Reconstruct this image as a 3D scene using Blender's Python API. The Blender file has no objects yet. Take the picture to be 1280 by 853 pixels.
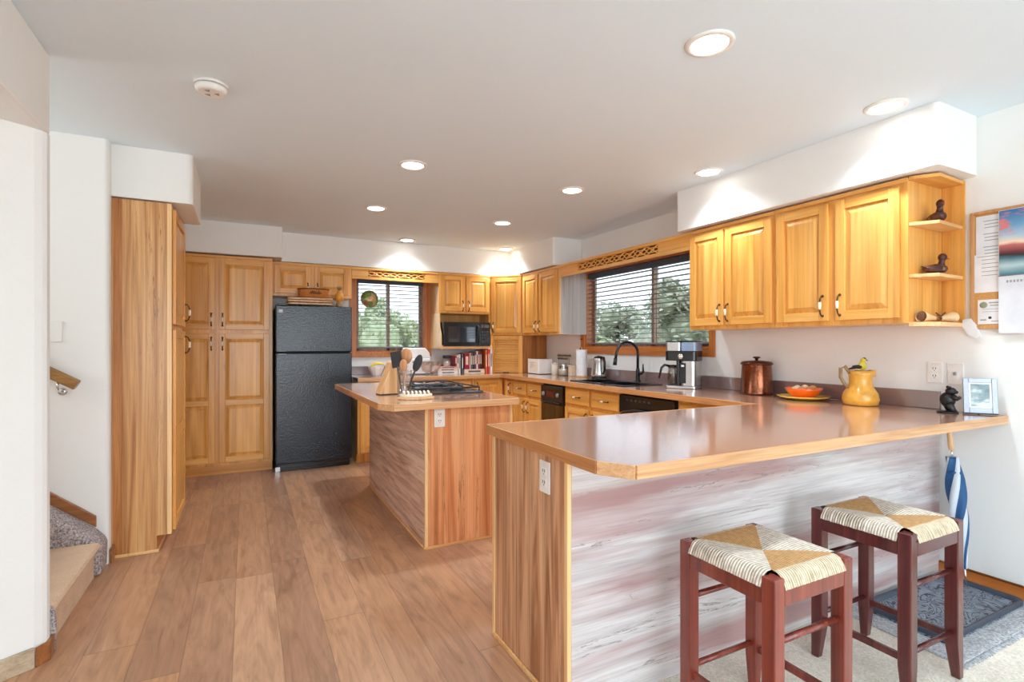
import bpy, math, random
from mathutils import Vector, Matrix
R = math.radians; PI = math.pi
sc = bpy.context.scene
COL = sc.collection
random.seed(7)

# ------------------------------------------------------------------ camera
F_PX = 651.13
cd = bpy.data.cameras.new('camera'); cam = bpy.data.objects.new('camera', cd); COL.objects.link(cam)
cd.sensor_fit = 'HORIZONTAL'; cd.sensor_width = 36.0; cd.lens = F_PX*36.0/1280.0
cd.shift_y = (430.84-426.5)/1280.0; cd.clip_start = .05; cd.clip_end = 200
cam.location = (0, 0, 1.2618); cam.rotation_euler = (PI/2, 0, -R(27.10))
sc.camera = cam

# ------------------------------------------------------------------ light, world, exposure
sc.view_settings.view_transform = 'Standard'
sc.view_settings.look = 'None'
sc.view_settings.gamma = 1.0
sc.view_settings.use_curve_mapping = False
sc.view_settings.exposure = 0.72
sc.cycles.max_bounces = 14; sc.cycles.diffuse_bounces = 9; sc.cycles.glossy_bounces = 5; sc.cycles.transparent_max_bounces = 24
WORLD_STRENGTH = 1.45
DAYLIGHT_W = 68.0       # overcast daylight through the dining room's glass doors behind the camera
SIDE_FILL_W = 9.0  # added side fills behind the camera
CEILING_FILL_W = 42.0  # power of the added upward fill
STAIR_W = 8.0
CAN_W = 11.0             # each recessed ceiling lamp
w = bpy.data.worlds.new('overcast_sky'); sc.world = w; w.use_nodes = True
nt = w.node_tree; nt.nodes.clear()
wo = nt.nodes.new('ShaderNodeOutputWorld'); bg = nt.nodes.new('ShaderNodeBackground')
tc = nt.nodes.new('ShaderNodeTexCoord'); sp = nt.nodes.new('ShaderNodeSeparateXYZ'); rp = nt.nodes.new('ShaderNodeValToRGB')
nt.links.new(tc.outputs['Generated'], sp.inputs[0]); nt.links.new(sp.outputs['Z'], rp.inputs[0])
rp.color_ramp.elements[0].position = .0; rp.color_ramp.elements[0].color = (.76, .86, .98, 1)
rp.color_ramp.elements[1].position = .6; rp.color_ramp.elements[1].color = (.68, .82, 1.0, 1)
nt.links.new(rp.outputs[0], bg.inputs['Color']); bg.inputs['Strength'].default_value = WORLD_STRENGTH
nt.links.new(bg.outputs[0], wo.inputs['Surface'])

def area(name, loc, rot, sx, sy, watt, color):
    l = bpy.data.lights.new(name, 'AREA'); l.shape = 'RECTANGLE'; l.size = sx; l.size_y = sy; l.energy = watt; l.color = color
    o = bpy.data.objects.new(name, l); COL.objects.link(o); o.location = loc; o.rotation_euler = rot
    return o
area('dining_door_daylight', (.4, -3.75, 1.25), (PI/2, 0, 0), 3.6, 2.1, DAYLIGHT_W, (.88, .945, 1.0))
area('added_fill_right', (3.30, -2.2, 1.35), (0, PI/2, 0), 1.5, 1.6, SIDE_FILL_W*.3, (.86, .94, 1.0))  # added fill before the solid right wall; no window there
area('added_fill_left', (-2.72, -1.6, 1.35), (0, -PI/2, 0), 1.5, 2.4, SIDE_FILL_W, (.86, .94, 1.0))  # added fill on the left to brighten the room; wall has no window
area('added_ceiling_fill', (.9, -1.6, 1.75), (PI, 0, 0), 1.2, 1.2, CEILING_FILL_W, (.79, .91, 1.0))  # added upward fill behind the camera to brighten the ceiling; no real lamp
area('stair_area_light', (-2.45, 3.2, 1.9), (0, -PI/2, 0), .8, .8, STAIR_W, (1.0, .985, .96))  # area light in the stairwell; the wall has no window opening

# ------------------------------------------------------------------ materials
def lin(c):
    return tuple((x/12.92 if x <= .04045 else ((x+.055)/1.055)**2.4) for x in c)
def rgb(r, g, b): return lin((r/255, g/255, b/255)) + (1,)

def base_mat(name):
    m = bpy.data.materials.new(name); m.use_nodes = True
    nt = m.node_tree; b = nt.nodes['Principled BSDF']
    return m, nt, b
def N(nt, t, **kw):
    n = nt.nodes.new(t)
    for k, v in kw.items(): setattr(n, k, v)
    return n
def ramp(nt, stops):
    n = nt.nodes.new('ShaderNodeValToRGB'); e = n.color_ramp.elements
    while len(e) < len(stops): e.new(.5)
    for i, (p, c) in enumerate(stops): e[i].position = p; e[i].color = c if len(c) == 4 else tuple(c)+(1,)
    return n
def mixc(nt, a, b, fac, mode='MIX'):
    n = N(nt, 'ShaderNodeMix', data_type='RGBA', blend_type=mode)
    for s, v in ((6, a), (7, b), (0, fac)):
        if hasattr(v, 'links') or isinstance(v, bpy.types.NodeSocket): nt.links.new(v, n.inputs[s])
        else: n.inputs[s].default_value = v
    return n.outputs[2]
def math_(nt, op, a, b=None):
    n = N(nt, 'ShaderNodeMath', operation=op)
    for i, v in enumerate((a, b)):
        if v is None: continue
        if isinstance(v, bpy.types.NodeSocket): nt.links.new(v, n.inputs[i])
        else: n.inputs[i].default_value = v
    return n.outputs[0]
def noise(nt, vec, scale, detail=3, dist=0, rough=.55):
    n = N(nt, 'ShaderNodeTexNoise'); nt.links.new(vec, n.inputs['Vector'])
    n.inputs['Scale'].default_value = scale; n.inputs['Detail'].default_value = detail
    n.inputs['Distortion'].default_value = dist; n.inputs['Roughness'].default_value = rough
    return n.outputs['Fac']
def coords(nt, scale=(1, 1, 1), rnd=True, rot=(0, 0, 0)):
    t = N(nt, 'ShaderNodeTexCoord'); v = t.outputs['Object']
    if rnd:
        oi = N(nt, 'ShaderNodeObjectInfo'); k = math_(nt, 'MULTIPLY', oi.outputs['Random'], 23.0)
        a = N(nt, 'ShaderNodeVectorMath', operation='ADD'); nt.links.new(v, a.inputs[0]); nt.links.new(k, a.inputs[1]); v = a.outputs[0]
    mp = N(nt, 'ShaderNodeMapping'); nt.links.new(v, mp.inputs[0]); mp.inputs['Scale'].default_value = scale; mp.inputs['Rotation'].default_value = rot
    return mp.outputs[0], v
def bump(nt, b, h, strength=.2, dist=.002):
    n = N(nt, 'ShaderNodeBump'); n.inputs['Strength'].default_value = strength; n.inputs['Distance'].default_value = dist
    nt.links.new(h, n.inputs['Height']); nt.links.new(n.outputs[0], b.inputs['Normal'])

def plain(name, c, rough=.5, metal=0, spec=.5, coat=0, emit=None, alpha=None, var=.06, bmp=0, bscale=60):
    """a plain colour with a little mottling so that no surface is perfectly flat"""
    m, nt, b = base_mat(name)
    v, _ = coords(nt)
    n = noise(nt, v, bscale if bmp else 14, 3)
    dark = tuple(x*(1-var) for x in c[:3])+(1,); lt = tuple(min(1, x*(1+var)) for x in c[:3])+(1,)
    r = ramp(nt, [(.3, dark), (.7, lt)]); nt.links.new(n, r.inputs[0]); nt.links.new(r.outputs[0], b.inputs['Base Color'])
    b.inputs['Roughness'].default_value = rough; b.inputs['Metallic'].default_value = metal
    b.inputs['Specular IOR Level'].default_value = spec; b.inputs['Coat Weight'].default_value = coat
    if bmp: bump(nt, b, n, bmp, .002)
    if emit: b.inputs['Emission Color'].default_value = c; b.inputs['Emission Strength'].default_value = emit
    return m

def wood(name, light, mid, dark, grain='Z', across=9, along=.55, streak=.35, boards=0, rough=.32, coat=.15, lines=0, contrast=1.0, knots=0, tilt=0, patch=None, dist=1.2):
    m, nt, b = base_mat(name)
    s = {'X': (along, across, across), 'Y': (across, along, across), 'Z': (across, across, along)}[grain]
    v, raw = coords(nt, s, rot=(0, tilt, 0))
    n1 = noise(nt, v, 1.0, 4, dist)
    r1 = ramp(nt, [(.5-.22/contrast, dark), (.5, mid), (.5+.2/contrast, light)]); nt.links.new(n1, r1.inputs[0]); c = r1.outputs[0]
    s2 = tuple(x*(4.5 if x > along else 1.3) for x in s)
    mp = N(nt, 'ShaderNodeMapping'); nt.links.new(raw, mp.inputs[0]); mp.inputs['Scale'].default_value = s2; mp.inputs['Rotation'].default_value = (0, tilt, 0)
    n2 = noise(nt, mp.outputs[0], 1.6, 3, .4)
    r2 = ramp(nt, [(.35, (.78, .74, .70)), (.62, (1.04, 1.04, 1.04))]); nt.links.new(n2, r2.inputs[0])
    c = mixc(nt, c, r2.outputs[0], .55, 'MULTIPLY')
    if streak:
        n3 = noise(nt, v, .55, 5, 2.2, .6)
        r3 = ramp(nt, [(.56, (0, 0, 0)), (.70, (1, 1, 1))]); nt.links.new(n3, r3.inputs[0])
        k = math_(nt, 'MULTIPLY', r3.outputs[0], streak)
        c = mixc(nt, c, tuple(x*.62 for x in dark[:3])+(1,), k)
    if patch:
        mp3 = N(nt, 'ShaderNodeMapping'); nt.links.new(raw, mp3.inputs[0]); mp3.inputs['Scale'].default_value = tuple(x*.20 if x > along else x*.30 for x in s)
        n6 = noise(nt, mp3.outputs[0], 1.3, 3, .8)
        r6 = ramp(nt, [(.47, (0, 0, 0)), (.66, (1, 1, 1))]); nt.links.new(n6, r6.inputs[0])
        c = mixc(nt, c, patch, math_(nt, 'MULTIPLY', r6.outputs[0], .85))
    if lines:
        n4 = noise(nt, v, .8, 5, 1.4, .62)
        a = math_(nt, 'ABSOLUTE', math_(nt, 'SUBTRACT', n4, .55))
        r4 = ramp(nt, [(.0, (1, 1, 1)), (.014, (0, 0, 0))]); nt.links.new(a, r4.inputs[0])
        n5 = noise(nt, v, .5, 2); r5 = ramp(nt, [(.45, (0, 0, 0)), (.6, (1, 1, 1))]); nt.links.new(n5, r5.inputs[0])
        k = math_(nt, 'MULTIPLY', math_(nt, 'MULTIPLY', r4.outputs[0], r5.outputs[0]), lines)
        c = mixc(nt, c, tuple(x*.35 for x in dark[:3])+(1,), k)
    if knots:
        vo = N(nt, 'ShaderNodeTexVoronoi'); mp2 = N(nt, 'ShaderNodeMapping'); nt.links.new(raw, mp2.inputs[0])
        mp2.inputs['Scale'].default_value = {'Z': (3.2, 3.2, 1.6), 'X': (1.6, 3.2, 3.2), 'Y': (3.2, 1.6, 3.2)}[grain]
        nt.links.new(mp2.outputs[0], vo.inputs['Vector']); vo.inputs['Scale'].default_value = 1.0
        rk = ramp(nt, [(.02, (1, 1, 1)), (.075, (0, 0, 0))]); nt.links.new(vo.outputs['Distance'], rk.inputs[0])
        c = mixc(nt, c, tuple(x*.4 for x in dark[:3])+(1,), math_(nt, 'MULTIPLY', rk.outputs[0], knots))
    if boards:
        sx = N(nt, 'ShaderNodeSeparateXYZ'); nt.links.new(raw, sx.inputs[0])
        o = {'Z': ('X', 'Y'), 'X': ('Z', 'Y'), 'Y': ('X', 'Z')}[grain]
        t = math_(nt, 'ADD', sx.outputs[o[0]], sx.outputs[o[1]])
        fl = math_(nt, 'FLOOR', math_(nt, 'DIVIDE', t, boards))
        wn = N(nt, 'ShaderNodeTexWhiteNoise', noise_dimensions='1D'); nt.links.new(fl, wn.inputs['W'])
        rb = ramp(nt, [(0, (.86, .83, .80)), (1, (1.10, 1.10, 1.10))]); nt.links.new(wn.outputs['Value'], rb.inputs[0])
        c = mixc(nt, c, rb.outputs[0], .8, 'MULTIPLY')
    nt.links.new(c, b.inputs['Base Color'])
    b.inputs['Roughness'].default_value = rough; b.inputs['Coat Weight'].default_value = coat; b.inputs['Coat Roughness'].default_value = .15
    bump(nt, b, n2, .06, .001)
    return m

HL, HM, HD = rgb(242, 190, 110), rgb(234, 173, 88), rgb(214, 148, 64)
M = {}
M['honey_v'] = wood('honey_maple_upright', HL, HM, HD, 'Z', streak=.18, boards=.085, knots=.25)
M['honey_h'] = wood('honey_maple_level', HL, HM, HD, 'X', streak=.12)
M['honey_rustic'] = wood('rustic_maple_panel', HL, HM, HD, 'Z', streak=.75, boards=.07, knots=.8, contrast=1.3)
M['side_tan'] = wood('tan_grained_panel', rgb(228, 184, 128), rgb(210, 158, 100), rgb(172, 112, 60), 'Z', across=26, along=.75, streak=.55, boards=.06, lines=.9, knots=1.0, contrast=1.1, dist=.8)
M['side_tan_dark'] = wood('tan_grained_panel_dark_board', rgb(206, 142, 80), rgb(184, 118, 60), rgb(128, 74, 32), 'Z', across=30, along=1.0, streak=.8, lines=.8, knots=1.0, contrast=1.4)
M['side_orange'] = wood('orange_grained_panel', rgb(248, 196, 150), rgb(238, 170, 120), rgb(204, 126, 78), 'Z', across=22, along=.7, streak=.5, boards=.08, lines=.9, knots=.8, contrast=1.1, rough=.28, dist=.8)
M['side_brown'] = wood('brown_grained_panel', rgb(228, 184, 148), rgb(210, 160, 122), rgb(166, 112, 76), 'Z', across=22, along=.9, streak=.7, boards=.055, lines=.7, knots=.6, contrast=1.6)
M['pale_trim'] = wood('pale_maple_trim', rgb(250, 214, 160), rgb(244, 202, 144), rgb(232, 184, 120), 'Z', streak=0)
M['pale_trim_h'] = wood('pale_maple_trim_level', rgb(246, 204, 148), rgb(240, 190, 130), rgb(226, 168, 104), 'X', streak=0)
M['wash'] = wood('daylight_glare_panel', rgb(228, 226, 226), rgb(212, 208, 208), rgb(176, 164, 166), 'X', across=22, along=1.5, streak=.2, lines=.9, contrast=.9, rough=.3, coat=.3, dist=.35, patch=rgb(172, 130, 128), tilt=R(-3))  # cool daylight glare on the wood laminate, painted in as pale grey
M['glare_grey_v'] = wood('daylight_glare_side', rgb(206, 198, 192), rgb(190, 180, 172), rgb(160, 146, 136), 'Z', across=8, streak=.3, rough=.3)  # same daylight glare painted into the wall cabinet's side
M['weathered'] = wood('weathered_pink_brown_panel', rgb(240, 214, 196), rgb(220, 186, 166), rgb(166, 126, 104), 'Y', across=26, along=1.8, streak=.4, lines=.8, contrast=1.2, rough=.35, dist=.6)
M['dark_side'] = wood('dark_wood_side', rgb(196, 132, 72), rgb(176, 112, 56), rgb(140, 84, 38), 'Z', streak=.4)  # darker wood of the appliance garage body
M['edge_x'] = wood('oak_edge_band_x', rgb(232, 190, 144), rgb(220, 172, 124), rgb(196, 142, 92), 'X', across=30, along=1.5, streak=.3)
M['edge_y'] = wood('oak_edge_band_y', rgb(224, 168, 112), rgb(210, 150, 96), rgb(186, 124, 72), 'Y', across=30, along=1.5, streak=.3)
M['casing'] = wood('orange_oak_casing', rgb(214, 136, 68), rgb(198, 118, 52), rgb(164, 88, 36), 'Z', across=20, streak=.4)
M['casing_h'] = wood('orange_oak_casing_level', rgb(214, 136, 68), rgb(198, 118, 52), rgb(164, 88, 36), 'Y', across=20, streak=.4)
M['trim_brown'] = wood('brown_oak_trim', rgb(176, 116, 68), rgb(156, 98, 54), rgb(118, 70, 38), 'X', across=22, streak=.5)
M['trim_grey'] = wood('greyed_oak_trim', rgb(206, 190, 166), rgb(190, 172, 146), rgb(166, 146, 120), 'X', across=22, streak=.4)
M['rail_wood'] = wood('brown_handrail_wood', rgb(172, 128, 72), rgb(150, 106, 54), rgb(110, 76, 38), 'X', across=26, streak=.5)
M['mahogany'] = wood('red_mahogany', rgb(150, 66, 48), rgb(132, 54, 40), rgb(104, 40, 32), 'Z', across=22, streak=.2, rough=.25, coat=.4)
M['mahogany_dark'] = wood('dark_mahogany', rgb(104, 44, 40), rgb(90, 34, 33), rgb(66, 24, 27), 'Z', across=22, streak=.2, rough=.25, coat=.4)
M['beech'] = wood('pale_beech', rgb(238, 198, 152), rgb(228, 182, 132), rgb(206, 154, 102), 'Z', across=16, streak=.2)
M['spoonwood'] = wood('spoon_wood', rgb(206, 152, 104), rgb(188, 132, 84), rgb(156, 100, 60), 'Z', across=30, streak=.2)

def mat_floor():
    m, nt, b = base_mat('plank_floor')
    t = N(nt, 'ShaderNodeTexCoord'); s = N(nt, 'ShaderNodeSeparateXYZ'); nt.links.new(t.outputs['Object'], s.inputs[0])
    W, L = .180, 1.45
    xs = math_(nt, 'DIVIDE', math_(nt, 'ADD', s.outputs['X'], .045), W); cx = math_(nt, 'FLOOR', xs)
    wn = N(nt, 'ShaderNodeTexWhiteNoise', noise_dimensions='1D'); nt.links.new(cx, wn.inputs['W'])
    ys = math_(nt, 'DIVIDE', math_(nt, 'ADD', s.outputs['Y'], math_(nt, 'MULTIPLY', wn.outputs['Value'], 7.0)), L); cy = math_(nt, 'FLOOR', ys)
    cb = N(nt, 'ShaderNodeCombineXYZ'); nt.links.new(cx, cb.inputs[0]); nt.links.new(cy, cb.inputs[1])
    w2 = N(nt, 'ShaderNodeTexWhiteNoise', noise_dimensions='3D'); nt.links.new(cb.outputs[0], w2.inputs['Vector'])
    tone = ramp(nt, [(0, rgb(164, 126, 102)), (.35, rgb(186, 142, 110)), (.6, rgb(196, 150, 114)), (.85, rgb(178, 138, 112)), (1, rgb(208, 166, 134))]); nt.links.new(w2.outputs['Value'], tone.inputs[0])
    # grain, shifted per plank
    off = N(nt, 'ShaderNodeVectorMath', operation='SCALE'); nt.links.new(w2.outputs['Color'], off.inputs[0]); off.inputs['Scale'].default_value = 30
    ad = N(nt, 'ShaderNodeVectorMath', operation='ADD'); nt.links.new(t.outputs['Object'], ad.inputs[0]); nt.links.new(off.outputs[0], ad.inputs[1])
    mp = N(nt, 'ShaderNodeMapping'); nt.links.new(ad.outputs[0], mp.inputs[0]); mp.inputs['Scale'].default_value = (13, 1.9, 1)
    g = noise(nt, mp.outputs[0], 1.0, 7, 1.8, .66)
    rg = ramp(nt, [(.30, (.62, .56, .52)), (.5, (.96, .95, .94)), (.68, (1.16, 1.15, 1.13))]); nt.links.new(g, rg.inputs[0])
    c = mixc(nt, tone.outputs[0], rg.outputs[0], .85, 'MULTIPLY')
    mpf = N(nt, 'ShaderNodeMapping'); nt.links.new(ad.outputs[0], mpf.inputs[0]); mpf.inputs['Scale'].default_value = (70, 3.0, 1)
    gf = noise(nt, mpf.outputs[0], 1.0, 3, .3)
    rf = ramp(nt, [(.35, (.84, .82, .8)), (.65, (1.05, 1.05, 1.05))]); nt.links.new(gf, rf.inputs[0])
    c = mixc(nt, c, rf.outputs[0], .6, 'MULTIPLY')
    fx = math_(nt, 'FRACT', xs); fy = math_(nt, 'FRACT', ys)
    ex = math_(nt, 'LESS_THAN', math_(nt, 'MINIMUM', fx, math_(nt, 'SUBTRACT', 1.0, fx)), .010)
    ey = math_(nt, 'LESS_THAN', math_(nt, 'MINIMUM', fy, math_(nt, 'SUBTRACT', 1.0, fy)), .0018)
    c = mixc(nt, c, rgb(92, 62, 44), math_(nt, 'MULTIPLY', math_(nt, 'MAXIMUM', ex, ey), .42))
    nt.links.new(c, b.inputs['Base Color']); b.inputs['Roughness'].default_value = .34; b.inputs['Specular IOR Level'].default_value = .5
    bump(nt, b, gf, .08, .001)
    return m
M['floor'] = mat_floor()

def mat_carpet(name, a, b_, scale=260, spots=0, bstr=.8):
    m, nt, b = base_mat(name)
    v, raw = coords(nt)
    n = noise(nt, v, scale, 2); n0 = noise(nt, v, 9, 3)
    r = ramp(nt, [(.35, b_), (.65, a)]); nt.links.new(n, r.inputs[0])
    r0 = ramp(nt, [(.3, (.90, .89, .88)), (.7, (1.04, 1.04, 1.04))]); nt.links.new(n0, r0.inputs[0])
    nt.links.new(mixc(nt, r.outputs[0], r0.outputs[0], 1.0, 'MULTIPLY'), b.inputs['Base Color'])
    b.inputs['Roughness'].default_value = .95; b.inputs['Specular IOR Level'].default_value = .1
    bump(nt, b, n, bstr, .006)
    return m
M['carpet'] = mat_carpet('beige_carpet', rgb(244, 238, 226), rgb(220, 211, 196), 120)
M['stair_tan'] = mat_carpet('tan_stair_carpet', rgb(224, 198, 172), rgb(206, 176, 148), 180)
M['stair_grey'] = mat_carpet('grey_fleck_carpet', rgb(206, 198, 196), rgb(116, 108, 112), 120)
M['rug_grey'] = mat_carpet('grey_shag_rug', rgb(214, 216, 218), rgb(150, 156, 164), 110)
M['wall'] = plain('warm_white_paint', rgb(238, 239, 237), rough=.75, spec=.2, var=.012, bmp=.05, bscale=180)
M['ceiling'] = plain('flat_ceiling_paint', rgb(226, 238, 246), rough=.85, spec=.1, var=.01, bmp=.04, bscale=160)

def mat_laminate(name, a, b_, c_, rough):
    m, nt, b = base_mat(name)
    v, raw = coords(nt, rnd=False)
    n = noise(nt, v, 2.2, 4, .6); n2 = noise(nt, v, 240, 2)
    r = ramp(nt, [(.3, a), (.55, b_), (.75, c_)]); nt.links.new(n, r.inputs[0])
    r2 = ramp(nt, [(.35, (.92, .92, .92)), (.65, (1.05, 1.05, 1.05))]); nt.links.new(n2, r2.inputs[0])
    nt.links.new(mixc(nt, r.outputs[0], r2.outputs[0], 1.0, 'MULTIPLY'), b.inputs['Base Color'])
    b.inputs['Roughness'].default_value = rough; b.inputs['Specular IOR Level'].default_value = .9
    b.inputs['Coat Weight'].default_value = 1.0; b.inputs['Coat Roughness'].default_value = .12; b.inputs['Coat IOR'].default_value = 2.1
    return m
M['laminate'] = mat_laminate('rosy_brown_laminate', rgb(176, 128, 104), rgb(186, 138, 114), rgb(194, 148, 124), .24)
M['splash'] = mat_laminate('mauve_grey_laminate', rgb(112, 96, 98), rgb(126, 106, 106), rgb(138, 116, 112), .35)

def mat_fridge():
    m, nt, b = base_mat('pebbled_black_enamel')
    v, raw = coords(nt); n = noise(nt, v, 75, 3); n2 = noise(nt, v, 3, 3)
    r = ramp(nt, [(.3, rgb(8, 16, 24)), (.7, rgb(18, 32, 44))]); nt.links.new(n2, r.inputs[0]); nt.links.new(r.outputs[0], b.inputs['Base Color'])
    b.inputs['Roughness'].default_value = .17; b.inputs['Specular IOR Level'].default_value = .55
    bump(nt, b, n, .5, .004)
    return m
M['fridge'] = mat_fridge()
M['black'] = plain('gloss_black', rgb(24, 25, 28), rough=.18, spec=.6)
M['black_glass'] = plain('dark_oven_glass', rgb(30, 16, 12), rough=.06, spec=.8, coat=.6)
M['mw_glass'] = plain('blue_black_glass', rgb(40, 54, 62), rough=.05, spec=1.0, coat=1.0)
M['black_matte'] = plain('matte_black', rgb(34, 34, 36), rough=.5)
M['rubber'] = plain('blue_black_rubber', rgb(58, 68, 84), rough=.38, spec=.6)
M['steel'] = plain('brushed_steel', rgb(205, 205, 205), rough=.25, metal=1.0)
M['chrome'] = plain('chrome', rgb(225, 225, 225), rough=.1, metal=1.0)
M['bronze'] = plain('antique_bronze', rgb(96, 70, 44), rough=.35, metal=.8)
M['ceramic'] = plain('cream_ceramic', rgb(244, 232, 208), rough=.2, spec=.6)
M['white'] = plain('white_plastic', rgb(238, 236, 232), rough=.35)
M['white_gloss'] = plain('white_enamel', rgb(240, 238, 236), rough=.15, coat=.4)
M['cream'] = plain('cream_glaze', rgb(236, 226, 206), rough=.25)
M['paper'] = plain('white_paper', rgb(236, 237, 240), rough=.8, spec=.15)
M['paper_blue'] = plain('bluish_white_paper', rgb(226, 230, 238), rough=.8, spec=.15)
M['ink'] = plain('grey_ink', rgb(160, 163, 170), rough=.8)
M['ink_dark'] = plain('dark_ink', rgb(62, 66, 74), rough=.7)
M['lamp_glow'] = plain('lamp_glow', (1, .97, .92, 1), emit=7.0)
M['trim_white'] = plain('white_lamp_trim', rgb(240, 238, 234), rough=.4)
M['orange'] = plain('orange_glaze', rgb(236, 98, 22), rough=.2, coat=.5)
M['yellow'] = plain('yellow_rim_glaze', rgb(232, 196, 78), rough=.25, coat=.5)
M['amber'] = plain('amber_jug_glaze', rgb(232, 168, 62), rough=.25, coat=.5, var=.18, bmp=.1, bscale=20)
M['olive'] = plain('olive_brown_glaze', rgb(150, 122, 84), rough=.3, coat=.4, var=.2)
M['copper'] = plain('hammered_copper', rgb(134, 82, 58), rough=.16, metal=.9, var=.25, bmp=.5, bscale=70)
M['copper_dark'] = plain('dark_copper_lid', rgb(92, 56, 42), rough=.3, metal=.8)
M['bird_yellow'] = plain('goldfinch_yellow', rgb(212, 200, 70), rough=.5)
M['bird_black'] = plain('goldfinch_black', rgb(30, 28, 26), rough=.5)
M['duck'] = plain('dark_carved_wood', rgb(74, 36, 28), rough=.35, var=.3)
M['duck_pale'] = plain('carved_tan_patch', rgb(150, 112, 84), rough=.4)
M['beak'] = plain('dull_red_beak', rgb(168, 70, 50), rough=.4)
M['bear'] = plain('cast_black_bronze', rgb(38, 36, 36), rough=.35, metal=.3, var=.3)
M['pewter'] = plain('pewter_blue_frame', rgb(168, 174, 184), rough=.3, metal=.6)
M['birch'] = plain('tan_bark_scroll', rgb(226, 196, 150), rough=.7, var=.15)
M['birch_dark'] = plain('dark_scroll_inside', rgb(104, 66, 44), rough=.8)
M['umb_white'] = plain('grey_white_umbrella_cloth', rgb(206, 216, 226), rough=.6)
M['umb_blue'] = plain('navy_umbrella_cloth', rgb(28, 84, 136), rough=.6)
M['cork'] = plain('tan_cork', rgb(206, 156, 96), rough=.9, spec=.1, var=.15, bmp=.4, bscale=200)
M['banana'] = plain('banana_yellow', rgb(238, 206, 70), rough=.5, var=.1)
M['basket'] = plain('orange_wicker', rgb(214, 138, 66), rough=.6, var=.25, bmp=.6, bscale=90)
M['pineapple'] = plain('orange_yellow_carving', rgb(228, 156, 58), rough=.45, var=.2)
M['egg'] = plain('pale_egg', rgb(244, 226, 204), rough=.4)
M['slat'] = plain('grey_white_blind_slat', rgb(140, 142, 148), rough=.45)
M['headrail'] = plain('headrail_shadow_blue', rgb(74, 82, 98), rough=.5)  # blue-dark shadow at the blind's top, painted into the headrail colour
M['vinyl'] = wood('window_sash_wood', rgb(196, 172, 150), rgb(170, 142, 118), rgb(130, 100, 78), 'Z', across=20, streak=.3)
M['label'] = plain('pale_label', rgb(222, 222, 226), rough=.4)
M['red'] = plain('red_display', rgb(96, 28, 24), rough=.4)
M['grey_plastic'] = plain('grey_plastic', rgb(150, 150, 154), rough=.35)
M['hopper'] = plain('smoky_blue_hopper', rgb(136, 160, 190), rough=.1, coat=.6)
M['bark'] = plain('tree_bark', rgb(92, 76, 62), rough=.9)
M['grass'] = plain('dry_grass', rgb(150, 150, 116), rough=1)
for k, c in {'bk_maroon': (150, 34, 62), 'bk_red': (206, 52, 50), 'bk_white': (236, 234, 230), 'bk_cream': (234, 214, 186), 'bk_pink': (226, 170, 170), 'bk_grey': (96, 98, 108), 'bk_orange': (222, 110, 60), 'bk_plum': (120, 76, 104), 'bk_black': (46, 42, 46), 'bk_tan': (206, 150, 96)}.items():
    M[k] = plain('book_cover_'+k[3:], rgb(*c), rough=.45, var=.12)

def mat_glass(name, tint=(1, 1, 1, 1), refl=.12):
    m, nt, b = base_mat(name); nt.nodes.remove(b)
    out = nt.nodes['Material Output']
    tr = N(nt, 'ShaderNodeBsdfTransparent'); tr.inputs[0].default_value = tint
    gl = N(nt, 'ShaderNodeBsdfGlossy'); gl.inputs['Roughness'].default_value = .02
    fr = N(nt, 'ShaderNodeLayerWeight'); fr.inputs[0].default_value = .5
    k = math_(nt, 'ADD', math_(nt, 'MULTIPLY', math_(nt, 'POWER', fr.outputs['Facing'], 4.0), .6), refl*.6)
    mx = N(nt, 'ShaderNodeMixShader'); nt.links.new(k, mx.inputs[0]); nt.links.new(tr.outputs[0], mx.inputs[1]); nt.links.new(gl.outputs[0], mx.inputs[2])
    nt.links.new(mx.outputs[0], out.inputs[0])
    return m
M['glass'] = mat_glass('window_glass', refl=.04)
M['glassware'] = mat_glass('clear_glassware', (.96, .98, .98, 1), .3)
M['crystal'] = mat_glass('cut_crystal', (.95, .94, .93, 1), .45)
M['carafe'] = mat_glass('carafe_glass', (.75, .72, .70, 1), .12)

def mat_leaves(name, a, b_, c_):
    m, nt, b = base_mat(name)
    v, raw = coords(nt); n = noise(nt, v, 3.5, 4)
    r = ramp(nt, [(.3, a), (.5, b_), (.7, c_)]); nt.links.new(n, r.inputs[0]); nt.links.new(r.outputs[0], b.inputs['Base Color'])
    b.inputs['Roughness'].default_value = .8
    return m
M['leaf_dark'] = mat_leaves('grey_green_needles', rgb(128, 134, 108), rgb(168, 172, 142), rgb(208, 206, 180))
M['leaf_light'] = mat_leaves('olive_green_leaves', rgb(140, 152, 108), rgb(178, 186, 142), rgb(210, 214, 180))

def mat_rush(name, a, b_, axis):
    m, nt, b = base_mat(name)
    v, raw = coords(nt, rnd=False)
    s = N(nt, 'ShaderNodeSeparateXYZ'); nt.links.new(raw, s.inputs[0])
    n = noise(nt, v, 26, 2)
    t = math_(nt, 'ADD', math_(nt, 'MULTIPLY', s.outputs[axis], 2*PI/.0095), math_(nt, 'MULTIPLY', n, .25))
    sn = math_(nt, 'MULTIPLY', math_(nt, 'ADD', math_(nt, 'SINE', t), 1.0), .5)
    r = ramp(nt, [(.0, tuple(x*.66 for x in b_[:3])), (.3, b_[:3]), (.8, a[:3])]); nt.links.new(sn, r.inputs[0])
    n2 = noise(nt, v, 60, 3); r2 = ramp(nt, [(.3, (.75, .72, .68)), (.65, (1.08, 1.06, 1.04))]); nt.links.new(n2, r2.inputs[0])
    nt.links.new(mixc(nt, r.outputs[0], r2.outputs[0], 1.0, 'MULTIPLY'), b.inputs['Base Color'])
    b.inputs['Roughness'].default_value = .6; bump(nt, b, sn, .9, .003)
    return m
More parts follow.
